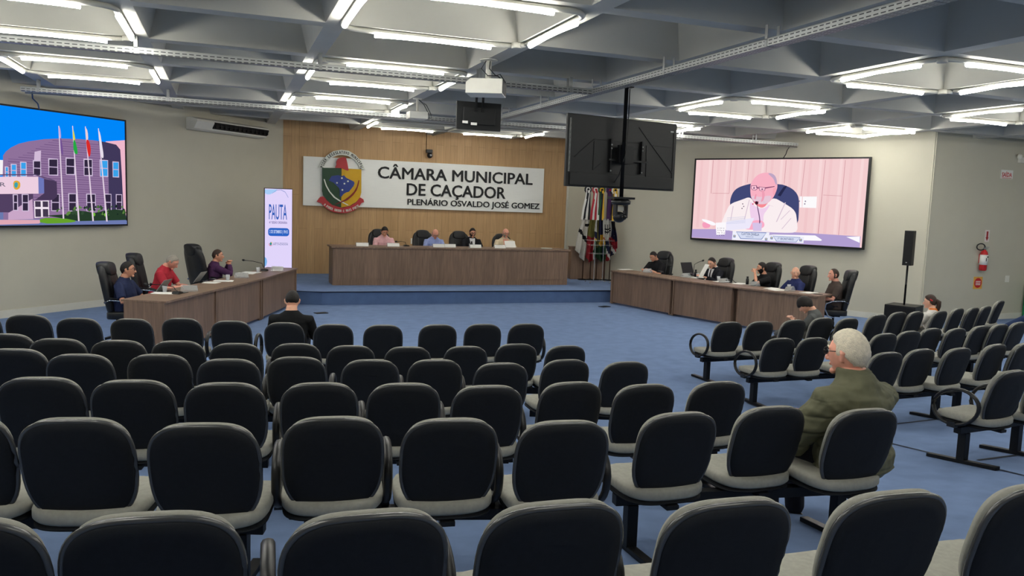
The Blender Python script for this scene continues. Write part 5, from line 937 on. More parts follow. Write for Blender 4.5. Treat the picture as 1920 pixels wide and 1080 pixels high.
# ---------------------------------------------------------------- things lying on the desks
DIRL = math.atan2(16.9-11.6, 1.4+.78)
def dside(c): return {'L': DIRL, 'R': math.atan2(16.5-11.45, 8.48-10.1)+PI, 'D': 0}[c]
ctr = {}
WHERE = {'L': 'left council desks', 'R': 'right council desks', 'D': 'presiding desk'}
def nth(side, kind):
    ctr[(side, kind)] = ctr.get((side, kind), 0)+1; return ORD[ctr[(side, kind)]-1]
cupm = None
for side, kind, loc, head in sorted(DATA['items'], key=lambda q: (q[0], q[1], q[2][1] if q[0] != 'D' else q[2][0])):
    w = WHERE[side]; rz = dside(side); od = 'from the audience end' if side != 'D' else 'from the left'
    n = nth(side, kind); loc = tuple(loc)
    if kind == 'cup':
        t = thing('water_cup', 'clear plastic water cup on the %s, %s %s' % (w, n, od), 'cup', loc, 0, 'water cups')
        bm = bmesh.new(); lathe(bm, [(.028, 0), (.036, .10), (.034, .101), (.027, .004)], 16); obj('cup', bm, M_WATER, t)
        bm = bmesh.new(); lathe(bm, [(.0265, .005), (.031, .06)], 16); obj('water', bm, M_WATER, t)
    elif kind == 'paper':
        rg = random.Random(int(loc[0]*100)); bm = bmesh.new(); box(bm, -.15, .15, -.105, .105, 0, .004)
        if side != 'D': box(bm, -.12, .17, -.11, .09, .0045, .006)
        tag(obj('paper_sheet', bm, M_PAPER, None, loc, rz+rg.uniform(-.3, .3)+(PI/2 if side != 'D' else 0)), 'loose white papers on the %s, %s stack %s' % (w, n, od), 'paper', 'papers on the desks')
    elif kind == 'plate':
        t = thing('name_plate', 'small clear name plate on the %s, %s %s' % (w, n, od), 'name plate', loc, rz+(PI/2 if side == 'L' else -PI/2 if side == 'R' else 0), 'name plates on the desks')
        s = -1
        W2 = .15 if side == 'D' else .12
        bm = bmesh.new(); prism(bm, [(-.05, 0), (.05, 0), (0.004, .095), (-.004, .095)], -W2, W2, axis='x'); obj('stand', bm, M_GLASS, t)
        bm = bmesh.new()
        for v in ((-W2+.01, -.046, .012), (W2-.01, -.046, .012), (W2-.01, -.012, .085), (-W2+.01, -.012, .085)): bm.verts.new((v[0], v[1]-.006, v[2]))
        bm.faces.new(bm.verts[:]); obj('card', bm, M_PAPER, t)
    elif kind == 'phone':
        bm = bmesh.new(); box(bm, -.075, .075, -.036, .036, 0, .009); tag(obj('mobile_phone', bm, M_SCRN, None, loc, rz, bevel=.002), 'black mobile phone lying on the %s, %s %s' % (w, n, od), 'phone', 'phones on the desks')
    elif kind == 'flask':
        t = thing('thermos_flask', 'small dark flask on the %s, %s %s' % (w, n, od), 'flask', loc)
        bm = bmesh.new(); lathe(bm, [(.03, 0), (.032, .1), (.02, .125), (.02, .135)], 14); obj('body', bm, M_PLASTIC, t)
        bm = bmesh.new(); lathe(bm, [(.022, .1355), (.022, .16)], 12); obj('lid', bm, M_BMETAL, t)
    elif kind == 'tablet':
        t = thing('tablet', 'grey tablet tilted up on the %s, %s %s' % (w, n, od), 'tablet', loc, rz)
        bm = bmesh.new(); vs = box(bm, -.12, .12, -.005, .005, 0, .18)
        for v in vs: v.co.y += -v.co.z*.75
        obj('body', bm, M_GALV, t); bm = bmesh.new(); box(bm, -.1, .1, -.135, -.005, 0, .006); obj('stand', bm, M_BMETAL, t)
    elif kind == 'laptop':
        t = thing('laptop', 'open black laptop on the right council desks beside the man in a suit', 'laptop', (loc[0]+.22, loc[1]+.05, loc[2]), rz-PI/2)
        bm = bmesh.new(); box(bm, -.19, .19, -.02, .24, 0, .018); obj('keyboard_base', bm, M_PLASTIC, t, bevel=.003)
        bm = bmesh.new(); vs = box(bm, -.19, .19, -.035, -.025, .019, .26)
        for v in vs: v.co.y -= (v.co.z-.019)*.35
        obj('lid', bm, M_TVB, t, bevel=.003)
    elif kind == 'mic':
        t = thing('gooseneck_microphone', 'black gooseneck microphone on the %s, %s %s' % (w, n, od), 'microphone', loc, 0, 'desk microphones')
        bm = bmesh.new(); prism(bm, [(-.07, 0), (.07, 0), (.055, .03), (-.02, .042), (-.06, .03)], -.055, .055); obj('base', bm, M_PLASTIC, t, rz=rz, bevel=.004)
        h = Vector(head)-Vector(loc); mid = Vector((h.x*.12, h.y*.12, max(.1, h.z*.75)))
        bm = bmesh.new(); pts = [Vector((0, 0, .04)), mid*.6, mid, mid.lerp(h, .5)+Vector((0, 0, .012)), h]; tube(bm, pts, .006, 6); obj('stem', bm, M_BMETAL, t)
        bm = bmesh.new(); dd = (h-mid).normalized(); tube(bm, [h-dd*.02, h, h+dd*.03, h+dd*.045], [.012, .02, .02, .008], 10); obj('capsule', bm, M_PLASTIC, t)
bm = bmesh.new(); lathe(bm, [(.13, 0), (.15, .02), (.145, .024), (.12, .006)], 22)
tag(obj('plate', bm, M_OFFW, None, (7.55, 18.25, 1.165)), 'pale shallow dish at the right end of the presiding desk', 'dish')
for x, y, l in ((1.75, 15.6, 'small black floor socket on the carpet near the left desk end'), (8.1, 16.0, 'small black floor socket on the carpet beside the right desk')):
    bm = bmesh.new(); box(bm, -.12, .12, -.08, .08, 0, .012); tag(obj('floor_socket', bm, M_PLASTIC, None, (x, y, floor_z(x, y)), .3, bevel=.003), l, 'floor socket')
# ---------------------------------------------------------------- people
def loft(bm, secs, n=16):
    """closed tube through sections (centre, right axis, forward axis, rx, ry)"""
    rings = []
    for c, X, Y, rx, ry in secs: rings.append([bm.verts.new(c+X*math.cos(2*PI*k/n)*rx+Y*math.sin(2*PI*k/n)*ry) for k in range(n)])
    for a, b in zip(rings, rings[1:]):
        for k in range(n): bm.faces.new((a[k], a[(k+1) % n], b[(k+1) % n], b[k]))
    bm.faces.new(rings[0][::-1]); bm.faces.new(rings[-1])
def limb(bm, pts, rs, n=12, cap=True):
    """tapered round limb with domed ends"""
    pts = [Vector(p) for p in pts]; P2, R2 = list(pts), list(rs)
    if cap == 'start':
        d0 = (pts[0]-pts[1]).normalized(); P2 = [pts[0]+d0*rs[0]*.9, pts[0]+d0*rs[0]*.55]+pts; R2 = [rs[0]*.42, rs[0]*.84]+list(rs)
    elif cap:
        d0 = (pts[0]-pts[1]).normalized(); d1 = (pts[-1]-pts[-2]).normalized()
        P2 = [pts[0]+d0*rs[0]*.85, pts[0]+d0*rs[0]*.5]+pts+[pts[-1]+d1*rs[-1]*.5, pts[-1]+d1*rs[-1]*.85]
        R2 = [rs[0]*.4, rs[0]*.82]+list(rs)+[rs[-1]*.82, rs[-1]*.4]
    tube(bm, P2, R2, n)
def blend_mesh(name, bm, voxel, m, parent, smooth=3, wrinkle=0., wscale=9., quilt=0., top_z=9.):
    bmesh.ops.recalc_face_normals(bm, faces=bm.faces)
    me = bpy.data.meshes.new(name); bm.to_mesh(me); bm.free()
    o = bpy.data.objects.new(name, me)
    r = o.modifiers.new('r', 'REMESH'); r.mode = 'VOXEL'; r.voxel_size = voxel; r.use_smooth_shade = True
    s = o.modifiers.new('s', 'SMOOTH'); s.factor = .5; s.iterations = smooth
    m2 = baked(o); C.objects.link(o)
    o.modifiers.clear(); o.data = m2; m2.name = name; bpy.data.meshes.remove(me)
    m2.materials.clear(); m2.materials.append(m)
    if wrinkle:
        nn = [v.normal.copy() for v in m2.vertices]; cc = []
        for v, nv in zip(m2.vertices, nn):
            p = v.co*wscale; q = Vector((p.x*.6, p.y*.6, p.z*1.3))
            cc.extend(v.co+nv*(noise.noise(q)*wrinkle+noise.noise(q*2.3)*wrinkle*.4-(quilt*(1 if v.co.z < top_z else 0)*math.exp(-(((v.co.z+.04*abs(v.co.x)+.01*noise.noise(v.co*6)) % .10-.05)/.009)**2) if quilt else 0)))
        m2.vertices.foreach_set('co', cc); m2.update()
    m2.polygons.foreach_set('use_smooth', [True]*len(m2.polygons))
    o.parent = parent
    return o
def ss(a, b, x):
    t = min(1, max(0, (x-a)/(b-a))); return t*t*(3-2*t)
def ik(S, T, a, b, pole):
    S, T, pole = Vector(S), Vector(T), Vector(pole); d = T-S; L = min(d.length, (a+b)*.995); d.normalize(); T = S+d*L
    x = (a*a-b*b+L*L)/(2*L); h = math.sqrt(max(0, a*a-x*x)); pl = pole-d*pole.dot(d); pl.normalize()
    return S+d*x+pl*h, T
SPINE = [(0, .0, .145, .10), (-.012, .06, .178, .135), (-.015, .15, .168, .13), (-.005, .26, .158, .118), (.0, .37, .172, .122), (-.006, .46, .182, .118), (-.014, .525, .17, .098), (-.018, .56, .135, .082), (-.016, .59, .094, .070), (-.008, .62, .066, .062), (.010, .67, .060, .060)]
def person(label, head, heading, seat_z, floor, skin, top, bottom, hair=None, lean=5., hyaw=0., hpitch=0., hands=None, sleeve='short', belly=0., glasses=False, beard=None, shirt_front=None, tie=None, jacket=False, collar=None, voxel=.009, scale=None, hold=None, shoes=None, legs=True, width=1.0, wr=.004, knees=((-.11, .44, .075), (.11, .44, .075)), feet=((-.11, .40, -.36), (.11, .40, -.36)), group=None, roll=0., fingers=True, stand=False, quilt=0.):
    zs = seat_z-floor
    ln = math.radians(lean)
    RX = Matrix.Rotation(-ln, 3, 'X')
    HP = Vector((0, 0, .08))
    def up(p): p = Vector(p); return HP+RX @ (p-HP)
    npv = Vector((0, .004, .63)); hc = Vector((0, .036, .735))
    HR = Matrix.Rotation(math.radians(hyaw), 3, 'Z') @ Matrix.Rotation(math.radians(-hpitch), 3, 'X') @ Matrix.Rotation(math.radians(roll), 3, 'Y')
    def hd(p): return up(npv)+HR @ (Vector(p)+hc-npv)       # p in head-centre space
    s = scale or .98
    need = (head[2]-seat_z)/s; k_ = max(.78, min(1.08, (need-.19)/(hd((0, 0, 0)).z-.19)))
    SPN = [(y, z*k_ if z <= .565 else z-.56*(1-k_), rx, ry) for y, z, rx, ry in SPINE]
    npv.z -= .56*(1-k_); hc.z -= .56*(1-k_)
    H0 = hd((0, 0, 0))
    rz = -heading
    Rz = Matrix.Rotation(rz, 3, 'Z')
    off = Rz @ (H0*s)
    base = Vector((head[0]-off.x, head[1]-off.y, floor))
    dz = head[2]-floor-zs-H0.z*s                             # small correction so that the head height fits
    root = thing('person', label, 'person', base, rz, group)
    def T(p): p = Vector(p); return Vector((p.x*s, p.y*s, zs+dz+p.z*s))
    def fin(bm):
        for v in bm.verts: v.co = T(v.co)
        return bm
    EX = Vector((1, 0, 0)); FY = RX @ Vector((0, 1, 0))
    sp = []
    for y, z, rx, ry in SPN:
        bl = belly*math.exp(-((z-.2)/.13)**2)
        sp.append((up((0, y+bl*.45, z)), rx*width+bl*.35, ry+bl*.6))
    W = width
    SH = [up((sx*.188*W, -.012, .503*k_)) for sx in (-1, 1)]
    hands = hands or {}
    defh = {'L': (-.16, .40, .24), 'R': (.16, .40, .24)}
    arms = []
    for k, (sd, sx) in enumerate((('L', -1), ('R', 1))):
        h = hands.get(sd, defh[sd]); tgt = Vector(h[:3]); pole = Vector(h[3:6]) if len(h) >= 6 else Vector((sx*.75, -.35, -.8))
        E_, Wr = ik(SH[k], tgt, .285, .255, pole); arms.append((SH[k], E_, Wr))
    HJ = [Vector((-.09*W, .03, .085)), Vector((.09*W, .03, .085))]
    KN = [Vector(k) for k in knees]; FT = [Vector(k) for k in feet]
    # ---- body: one continuous surface
    bm = bmesh.new()
    loft(bm, [(c, EX, FY, rx, ry) for c, rx, ry in sp])
    for k, sx in enumerate((-1, 1)):
        S_, E_, Wr = arms[k]
        limb(bm, [S_+Vector((-sx*.03, 0, -.01)), S_, S_.lerp(E_, .5), E_, E_.lerp(Wr, .35), Wr], [.055, .054, .046, .037, .036, .025])
        # hand
        d = (Wr-E_).normalized(); pn = Vector((0, 0, -1)); pn = (pn-d*pn.dot(d)); pn = pn.normalized() if pn.length > .2 else Vector((0, -1, 0)); sd_ = d.cross(pn).normalized()
        if sd_.x*sx > 0: sd_ = -sd_                          # sd_ points to the thumb side (inwards)
        loft(bm, [(Wr, sd_, pn, .024, .018), (Wr+d*.04, sd_, pn, .036, .016), (Wr+d*.08, sd_, pn, .040, .014), (Wr+d*.09, sd_, pn, .036, .011)], 10)
        if fingers:
            for q, (ox, L) in enumerate(((.032, .068), (.0108, .076), (-.0108, .07), (-.032, .056))):
                b0 = Wr+d*.082+sd_*ox; b1 = b0+(d*.9+pn*.35+sd_*ox*3).normalized()*L*.45; b2 = b1+(d*.55+pn*.85).normalized()*L*.32; b3 = b2+(d*.15+pn).normalized()*L*.25
                limb(bm, [b0, b1, b2, b3], [.0098, .0092, .0085, .0072], 8)
            t0 = Wr+d*.025+sd_*.028; t1 = t0+(d*.6+sd_*.8+pn*.2).normalized()*.04; t2 = t1+(d*.9+sd_*.15+pn*.4).normalized()*.032
            limb(bm, [t0, t1, t2], [.0125, .011, .009], 8)
    for k in range(2):
        limb(bm, [HJ[k], HJ[k].lerp(KN[k], .5), KN[k], KN[k].lerp(FT[k], .35), FT[k]], [.082, .074, .056, .05, .036])
        fd = Vector((0, 1, 0)); limb(bm, [FT[k]+Vector((0, -.03, -.055)), FT[k]+Vector((0, .06, -.06)), FT[k]+Vector((0, .15, -.07))], [.036, .036, .026])
    # head
    hb = bmesh.new(); nU, nV = 28, 20
    def hp(d):
        x, y, z = d.x*.080, d.y*.100, d.z*.121
        if d.z < 0:
            q = -d.z; x *= 1-.30*q**1.3
            y *= (1-.06*q) if d.y > 0 else (1-.42*q)
        if d.y > 0: y *= 1-.07*(1-abs(d.x))*0
        return Vector((x, y, z))
    top_ = hb.verts.new(hd(hp(Vector((0, 0, 1))))); bot_ = hb.verts.new(hd(hp(Vector((0, 0, -1))))); rg = []
    for i in range(1, nV):
        t = PI*i/nV; rg.append([hb.verts.new(hd(hp(Vector((math.sin(t)*math.cos(2*PI*k/nU), math.sin(t)*math.sin(2*PI*k/nU), math.cos(t)))))) for k in range(nU)])
    for k in range(nU): hb.faces.new((top_, rg[0][k], rg[0][(k+1) % nU])); hb.faces.new((bot_, rg[-1][(k+1) % nU], rg[-1][k]))
    for a, b in zip(rg, rg[1:]):
        for k in range(nU): hb.faces.new((a[k], b[k], b[(k+1) % nU], a[(k+1) % nU]))
    me = bpy.data.meshes.new('h'); hb.to_mesh(me); hb.free(); bm.from_mesh(me); bpy.data.meshes.remove(me)
    limb(bm, [hd((0, .088, .018)), hd((0, .104, -.012)), hd((0, .112, -.03))], [.009, .012, .0155], 8)
    for sx in (-1, 1):
        limb(bm, [hd((sx*.0135, .1, -.034)), hd((sx*.0135, .088, -.034))], [.008, .009], 8)
        limb(bm, [hd((sx*.078, .0, .022)), hd((sx*.083, -.012, .012)), hd((sx*.08, -.006, -.028))], [.011, .015, .0095], 8)
        limb(bm, [hd((sx*.015, .09, .03)), hd((sx*.05, .074, .028))], [.009, .009], 8)
    limb(bm, [hd((-.014, .074, -.094)), hd((.014, .074, -.094))], [.018, .018], 8)
    limb(bm, [hd((-.018, .0845, -.058)), hd((.018, .0845, -.058))], [.009, .009], 8)
    blend_mesh('body', fin(bm), voxel*.72, skin, root, 2)
    # ---- face details
    for sx in (-1, 1):
        bm = bmesh.new(); ball(bm, (0, 0, 0), .0125, 12, 8)
        for v in bm.verts: v.co = T(hd(v.co+Vector((sx*.0315, .079, .012))))
        e = obj('eye', bm, M_EYEW, root)
        bm = bmesh.new(); ball(bm, (0, 0, 0), (.0062, .003, .0062), 10, 6)
        for v in bm.verts: v.co = T(hd(v.co+Vector((sx*.0315, .0915, .0105))))
        obj('iris', bm, M_EYED, e)
    if hair:
        bm = bmesh.new(); limb(bm, [(-.052, .078, .031), (-.034, .0935, .037), (-.014, .098, .032)], [.003, .0048, .004], 6); limb(bm, [(.052, .078, .031), (.034, .0935, .037), (.014, .098, .032)], [.003, .0048, .004], 6)
        for v in bm.verts: v.co = T(hd(v.co))
        obj('eyebrows', bm, hair[1], root)
    bm = bmesh.new(); limb(bm, [(-.022, .087, -.059), (0, .0935, -.057), (.022, .087, -.059)], [.003, .0055, .003], 8)
    for v in bm.verts: v.co = T(hd(v.co))
    obj('mouth', bm, M_LIP, root)
    if hair:
        style, hm = hair[0], hair[1]; bm = bmesh.new(); nU, nV = 56, 40; th = {'short': .06, 'bald': .04, 'thin': .045, 'mop': .22, 'pony': .13, 'fade': .075, 'recede': .06, 'thick': .12, 'white': .10}[style]
        rows = []
        for i in range(nV+1):
            t = PI*i/nV; row = []
            for k in range(nU):
                d = Vector((math.sin(t)*math.cos(2*PI*k/nU), math.sin(t)*math.sin(2*PI*k/nU), math.cos(t)))
                nz = noise.noise(d*7+Vector((head[0], head[1], 0)))*.09+noise.noise(d*19)*.05
                hl = d.z-.62*d.y
                if style in ('short', 'thick', 'white', 'pony'): m_ = ss(-.02, .10, hl-(.18 if d.y > 0 else .02)+nz) * ss(-.62, -.5, d.z+nz)
                elif style == 'mop': m_ = ss(-.10, 0, d.z-.62*d.y+.12+nz)*ss(-.70, -.58, d.z+nz) if d.y < .75 else ss(.1, .2, d.z+nz)
                elif style == 'fade': m_ = ss(.0, .12, hl+nz)*ss(-.5, .25, d.z+nz)
                elif style == 'recede': m_ = ss(-.02, .1, d.z*.75-.95*d.y+.05+nz)*ss(-.6, -.48, d.z+nz)
                elif style == 'bald': m_ = ss(-.55, -.42, d.z+nz)*(1-ss(.30, .52, d.z+nz))*(1-ss(.15, .32, d.y+nz))
                else: m_ = ss(-.55, -.42, d.z+nz)*(1-ss(.15, .32, d.y-.3*max(0, d.z)+nz))
                if style in ('short', 'thick', 'white', 'recede', 'fade'): m_ = max(m_, ss(.66, .8, abs(d.x))*ss(-.06, .10, d.z)*(1-ss(.22, .36, d.y)))
                rr = hp(d); fr = noise.noise(d*16)*.02
                row.append(bm.verts.new(T(hd(rr*(.965+(th+.035+fr*min(1, m_*2))*m_)))))
            rows.append(row)
        for a, b in zip(rows, rows[1:]):
            for k in range(nU): bm.faces.new((a[k], b[k], b[(k+1) % nU], a[(k+1) % nU]))
        bmesh.ops.remove_doubles(bm, verts=bm.verts, dist=.0003)
        ho = obj('hair', bm, hm, root, smooth=True)
        if style == 'pony':
            bm = bmesh.new(); limb(bm, [(0, -.10, .03), (.005, -.14, -.0), (.01, -.135, -.07), (.015, -.11, -.15), (.02, -.10, -.22)], [.03, .038, .036, .034, .02], 12)
            for v in bm.verts:
                v.co = T(hd(v.co+Vector((noise.noise(v.co*60), noise.noise(v.co*60+Vector((5, 0, 0))), 0))*.008))
            obj('ponytail', bm, hm, root)
            bm = bmesh.new(); limb(bm, [(-.075, -.03, .05), (-.082, -.045, .035), (-.075, -.06, .03)], [.012, .014, .01], 8)
            for v in bm.verts: v.co = T(hd(v.co))
            obj('hair_clip', bm, M_RED, root)
    if beard:
        bm = bmesh.new(); nU, nV = 40, 16; rows = []
        for i in range(nV+1):
            z = .0-1.0*i/nV; row = []
            for k in range(nU+1):
                a = math.radians(-8+196*k/nU); q = math.sqrt(max(0, 1-z*z)); d = Vector((q*math.cos(a), q*math.sin(a), z))
                f = abs(d.x); m_ = ss(.0, .14, -z-.16+ (f > .75)*.18) if True else 0
                mouth = math.exp(-((d.x*.0765)/.022)**2-((z*.118+.059)/.009)**2)
                row.append(bm.verts.new(T(hd(hp(d)*(.97+(.075*m_)*(1-.95*mouth))))))
            rows.append(row)
        for a, b in zip(rows, rows[1:]):
            for k in range(nU): bm.faces.new((a[k], b[k], b[k+1], a[k+1]))
        obj('beard', bm, beard, root, smooth=True)
    if glasses:
        bm = bmesh.new()
        for sx in (-1, 1):
            tube(bm, [(sx*.033+.025*math.cos(2*PI*k/18), .104, .010+.019*math.sin(2*PI*k/18)) for k in range(18)], .0026, 6, closed=True)
            tube(bm, [(sx*.058, .103, .014), (sx*.078, .06, .016), (sx*.083, -.005, .02)], .0024, 6)
        tube(bm, [(-.009, .105, .013), (.009, .105, .013)], .0024, 6)
        for v in bm.verts: v.co = T(hd(v.co))
        obj('glasses', bm, M_PLASTIC, root)
    # ---- clothes
    off_ = (.020 if jacket else .013)+quilt*1.3+(.006 if quilt else 0)
    bm = bmesh.new()
    zz = [q for q in range(len(sp)) if SPINE[q][1] < (.70 if stand else .63)]
    secs = [(sp[q][0], EX, FY, sp[q][1]+off_, sp[q][2]+off_) for q in zz]
    c, rx, ry = sp[zz[-1]]; secs[-1] = (c, EX, FY, rx+(.013 if stand else .007), ry+(.013 if stand else .007))
    loft(bm, secs, 20)
    for k, sx in enumerate((-1, 1)):
        S_, E_, Wr = arms[k]; o_ = off_
        if sleeve == 'short':
            e1 = S_.lerp(E_, .80); limb(bm, [S_+Vector((-sx*.03, 0, -.01)), S_, S_.lerp(E_, .45), e1], [.057+o_, .057+o_, .053+o_, .050+o_], 14, cap='start')
        else:
            w1 = E_.lerp(Wr, .93); limb(bm, [S_+Vector((-sx*.03, 0, -.01)), S_, S_.lerp(E_, .5), E_, E_.lerp(Wr, .4), w1], [.057+o_, .057+o_, .050+o_, .043+o_, .038+o_, .028+o_], 14, cap='start')
    tn = 'jacket' if jacket else 'shirt'
    shirt = blend_mesh(tn, fin(bm), voxel, top, root, 2, wr*s, 11, quilt, T(SH[0]).z+.02)
    if collar:
        bm = bmesh.new(); n = 24; hgt = .05 if stand else .024; rings = []
        for zo, ro in ((-.062, .040), (-.03, .020), (hgt*.5, .008 if stand else .004), (hgt, .010 if stand else .002), (hgt, .002 if stand else -.004), (hgt*.3, -.004)):
            c0 = up((0, -.010+.01*zo/.05, .606-.56*(1-k_)+zo)); rings.append([bm.verts.new(c0+EX*math.cos(2*PI*k/n)*(.073+ro)+FY*math.sin(2*PI*k/n)*(.070+ro)+Vector((0, 0, -(.034 if zo > 0 else .022 if zo > -.05 else .012)*max(0, math.sin(2*PI*k/n))))) for k in range(n)])
        for a, b in zip(rings, rings[1:]):
            for k in range(n): bm.faces.new((a[k], a[(k+1) % n], b[(k+1) % n], b[k]))
        obj('collar', fin(bm), collar, root, smooth=True)
    def chest(x, z, o2):
        for (a, b) in zip(range(len(SPINE)-1), range(1, len(SPINE))):
            if SPINE[a][1] <= z <= SPINE[b][1]:
                f = (z-SPINE[a][1])/(SPINE[b][1]-SPINE[a][1]); c = sp[a][0].lerp(sp[b][0], f); rx = sp[a][1]+(sp[b][1]-sp[a][1])*f+off_; ry = sp[a][2]+(sp[b][2]-sp[a][2])*f+off_
                return c+EX*x+FY*(ry*math.sqrt(max(.05, 1-(x/rx)**2))+o2)
    if shirt_front:
        bm = bmesh.new(); n = 10; pv = None
        for j in range(n+1):
            z = .16+(.585-.16)*j/n; w = .02+.055*(j/n)
            cur = [bm.verts.new(chest(-w+2*w*q/6, z, .007)) for q in range(7)]
            if pv:
                for q in range(6): bm.faces.new((pv[q], pv[q+1], cur[q+1], cur[q]))
            pv = cur
        obj('shirt_front', fin(bm), shirt_front, root, smooth=True)
    if tie:
        bm = bmesh.new(); pv = None
        for j in range(9):
            z = .22+(.575-.22)*j/8; w = .034-.02*(j/8)
            cur = [bm.verts.new(chest(-w, z, .012)), bm.verts.new(chest(w, z, .012))]
            if pv: bm.faces.new((pv[0], pv[1], cur[1], cur[0]))
            pv = cur
        obj('tie', fin(bm), tie, root, smooth=True)
    if legs:
        bm = bmesh.new(); loft(bm, [(sp[q][0], EX, FY, sp[q][1]+.012, sp[q][2]+.012) for q in (0, 1, 2)], 18)
        for k in range(2): limb(bm, [HJ[k], HJ[k].lerp(KN[k], .5), KN[k], KN[k].lerp(FT[k], .4), FT[k]+Vector((0, 0, .02))], [.096, .088, .07, .062, .052], 14)
        blend_mesh('trousers', fin(bm), voxel*1.15, bottom, root, 2, .003, 10)
        for k in range(2):
            bm = bmesh.new(); f0 = FT[k]; loft(bm, [(f0+Vector((0, y, z)), EX, Vector((0, 0, 1)), rx, rz_) for y, z, rx, rz_ in ((-.075, -.055, .022, .025), (-.06, -.05, .036, .042), (.0, -.045, .042, .05), (.08, -.062, .046, .034), (.16, -.07, .044, .026), (.20, -.075, .024, .018))], 14)
            blend_mesh('shoe', fin(bm), .012, shoes or M_PLASTIC, root, 1)
    return root, T, arms
def cloth(n, c, r=.85, v=.1, b=.15): return mat(n, c, r, var=v, scale=18, bump=b, bscale=320, spec=.2)
H_DARK = mat('hair_dark', (26, 21, 19), .55, var=.2, scale=60, bump=.4, bscale=240); H_BRN = mat('hair_brown', (58, 42, 34), .55, var=.2, scale=60, bump=.4, bscale=240)
H_GREY = mat('hair_grey', (146, 140, 130), .6, var=.15, scale=60, bump=.4, bscale=240); H_WHITE = mat('hair_white', (214, 204, 184), .6, var=.14, scale=50, bump=.5, bscale=200)
T_DARK = cloth('trousers_dark', (34, 36, 44)); T_JEAN = cloth('jeans', (38, 52, 84)); T_GREY = cloth('trousers_grey', (96, 96, 94))
sk0, sk1, sk2 = M_SKIN
def exec_for(root, label, facing, dx=0., dy=-.02, arm=None, floor=0., h=1.0):
    p = root.location; f = Vector((math.sin(facing), math.cos(facing))); r = Vector((f.y, -f.x))
    return exec_chair(label, (p.x+f.x*dy+r.x*dx, p.y+f.y*dy+r.y*dx, floor), -facing, arm or M_CHROME, h)
# --- presiding desk, facing the room
FD = PI
dh = {'L': (-.10, .44, .36), 'R': (.12, .44, .36)}
zs = ZS+.46
r_, _, _ = person('person in a pale pink shirt with dark hair looking down at the presiding desk', (3.64, 19.12, 1.475), FD, zs, ZS, sk1, cloth('pink_shirt', (226, 178, 182)), T_DARK, ('thick', H_DARK), 10, 0, 28, dh, 'long', collar=MATS['pink_shirt'])
exec_for(r_, 'black leather executive chair behind the person in pink', FD, .06, -.02, None, ZS)
r_, _, _ = person('person in a light blue shirt with glasses reading at the presiding desk', (4.9, 19.1, 1.45), FD, zs, ZS, sk2, cloth('blue_shirt', (150, 164, 214)), T_DARK, ('bald', H_GREY), 14, 0, 34, dh, 'long', belly=.04, glasses=True, collar=MATS['blue_shirt'])
exec_for(r_, 'black leather executive chair behind the person in light blue', FD, .2, -.02, None, ZS)
r_, _, _ = person('person in a black suit jacket with a dark beard at the presiding desk', (5.87, 19.12, 1.495), FD, zs, ZS, sk1, cloth('black_suit', (26, 27, 32)), T_DARK, ('short', H_DARK), 6, 0, 16, dh, 'long', glasses=True, beard=H_DARK, shirt_front=cloth('white_shirt', (224, 224, 228)), jacket=True, collar=MATS['white_shirt'])
exec_for(r_, 'black leather executive chair behind the person in the black suit jacket', FD, .24, -.02, None, ZS)
r_, T_, A_ = person('person in a beige jacket with glasses holding a paper at the presiding desk', (6.76, 19.12, 1.5), FD, zs, ZS, sk2, cloth('beige_jacket', (206, 190, 160)), T_DARK, ('bald', H_GREY), 6, 0, 10, {'L': (-.12, .42, .40), 'R': (.2, .42, .37)}, 'long', belly=.04, glasses=True, beard=H_GREY, shirt_front=cloth('peach_shirt', (222, 160, 140)), jacket=True, collar=MATS['beige_jacket'])
exec_for(r_, 'black leather executive chair behind the person in beige', FD, -.02, -.02, None, ZS, .96)
bm = bmesh.new(); vs = box(bm, -.14, .14, -.002, .002, 0, .16)
for v in vs: v.co.y += v.co.z*.6
tag(obj('paper_sheet', bm, M_PAPER, None, (6.72, 18.60, 1.166)), 'white sheet held up in front of the beige jacket', 'paper')
# --- left desks, facing across the room
nL = math.atan2(.923, -.384)
ch = M_CHROME
r_, _, _ = person('person in a navy polo shirt with glasses at the near end of left desks', (-1.36, 12.85, 1.085), 1.85, .44, 0, sk1, cloth('navy_polo', (38, 46, 76)), T_DARK, ('short', H_DARK), 2, 10, 0, {'L': (-.18, .36, .25), 'R': (.22, .34, .24)}, 'short', belly=.05, glasses=True, collar=MATS['navy_polo'], width=1.06)
exec_for(r_, 'black leather executive chair holding the person in navy polo', 1.75, -.03, 0, ch, 0, .97)
r_, _, _ = person('person in a red polo shirt with grey hair looking down at the left desks', (-.83, 14.15, 1.10), 1.9, .44, 0, sk2, cloth('red_polo', (176, 48, 62)), T_DARK, ('short', H_GREY), 16, 0, 34, {'L': (-.06, .46, .27), 'R': (.10, .46, .27)}, 'short', belly=.03, collar=MATS['red_polo'])
exec_for(r_, 'black leather executive chair behind the person in red polo', 1.75, .0, -.10, ch, 0, 1.0)
r_, _, _ = person('person in a purple shirt with hands clasped at the far left desk', (-.14, 15.9, 1.08), 1.35, .44, 0, sk1, cloth('purple_shirt', (74, 44, 78)), T_DARK, ('short', H_BRN), 6, -22, 0, {'L': (-.03, .30, .50, -.8, -.1, -.7), 'R': (.05, .30, .48, .8, -.1, -.7)}, 'long', belly=.03, collar=MATS['purple_shirt'])
exec_for(r_, 'black leather executive chair with its back turned, behind the purple shirt', .95, -.16, -.04, ch, 0, 1.06)
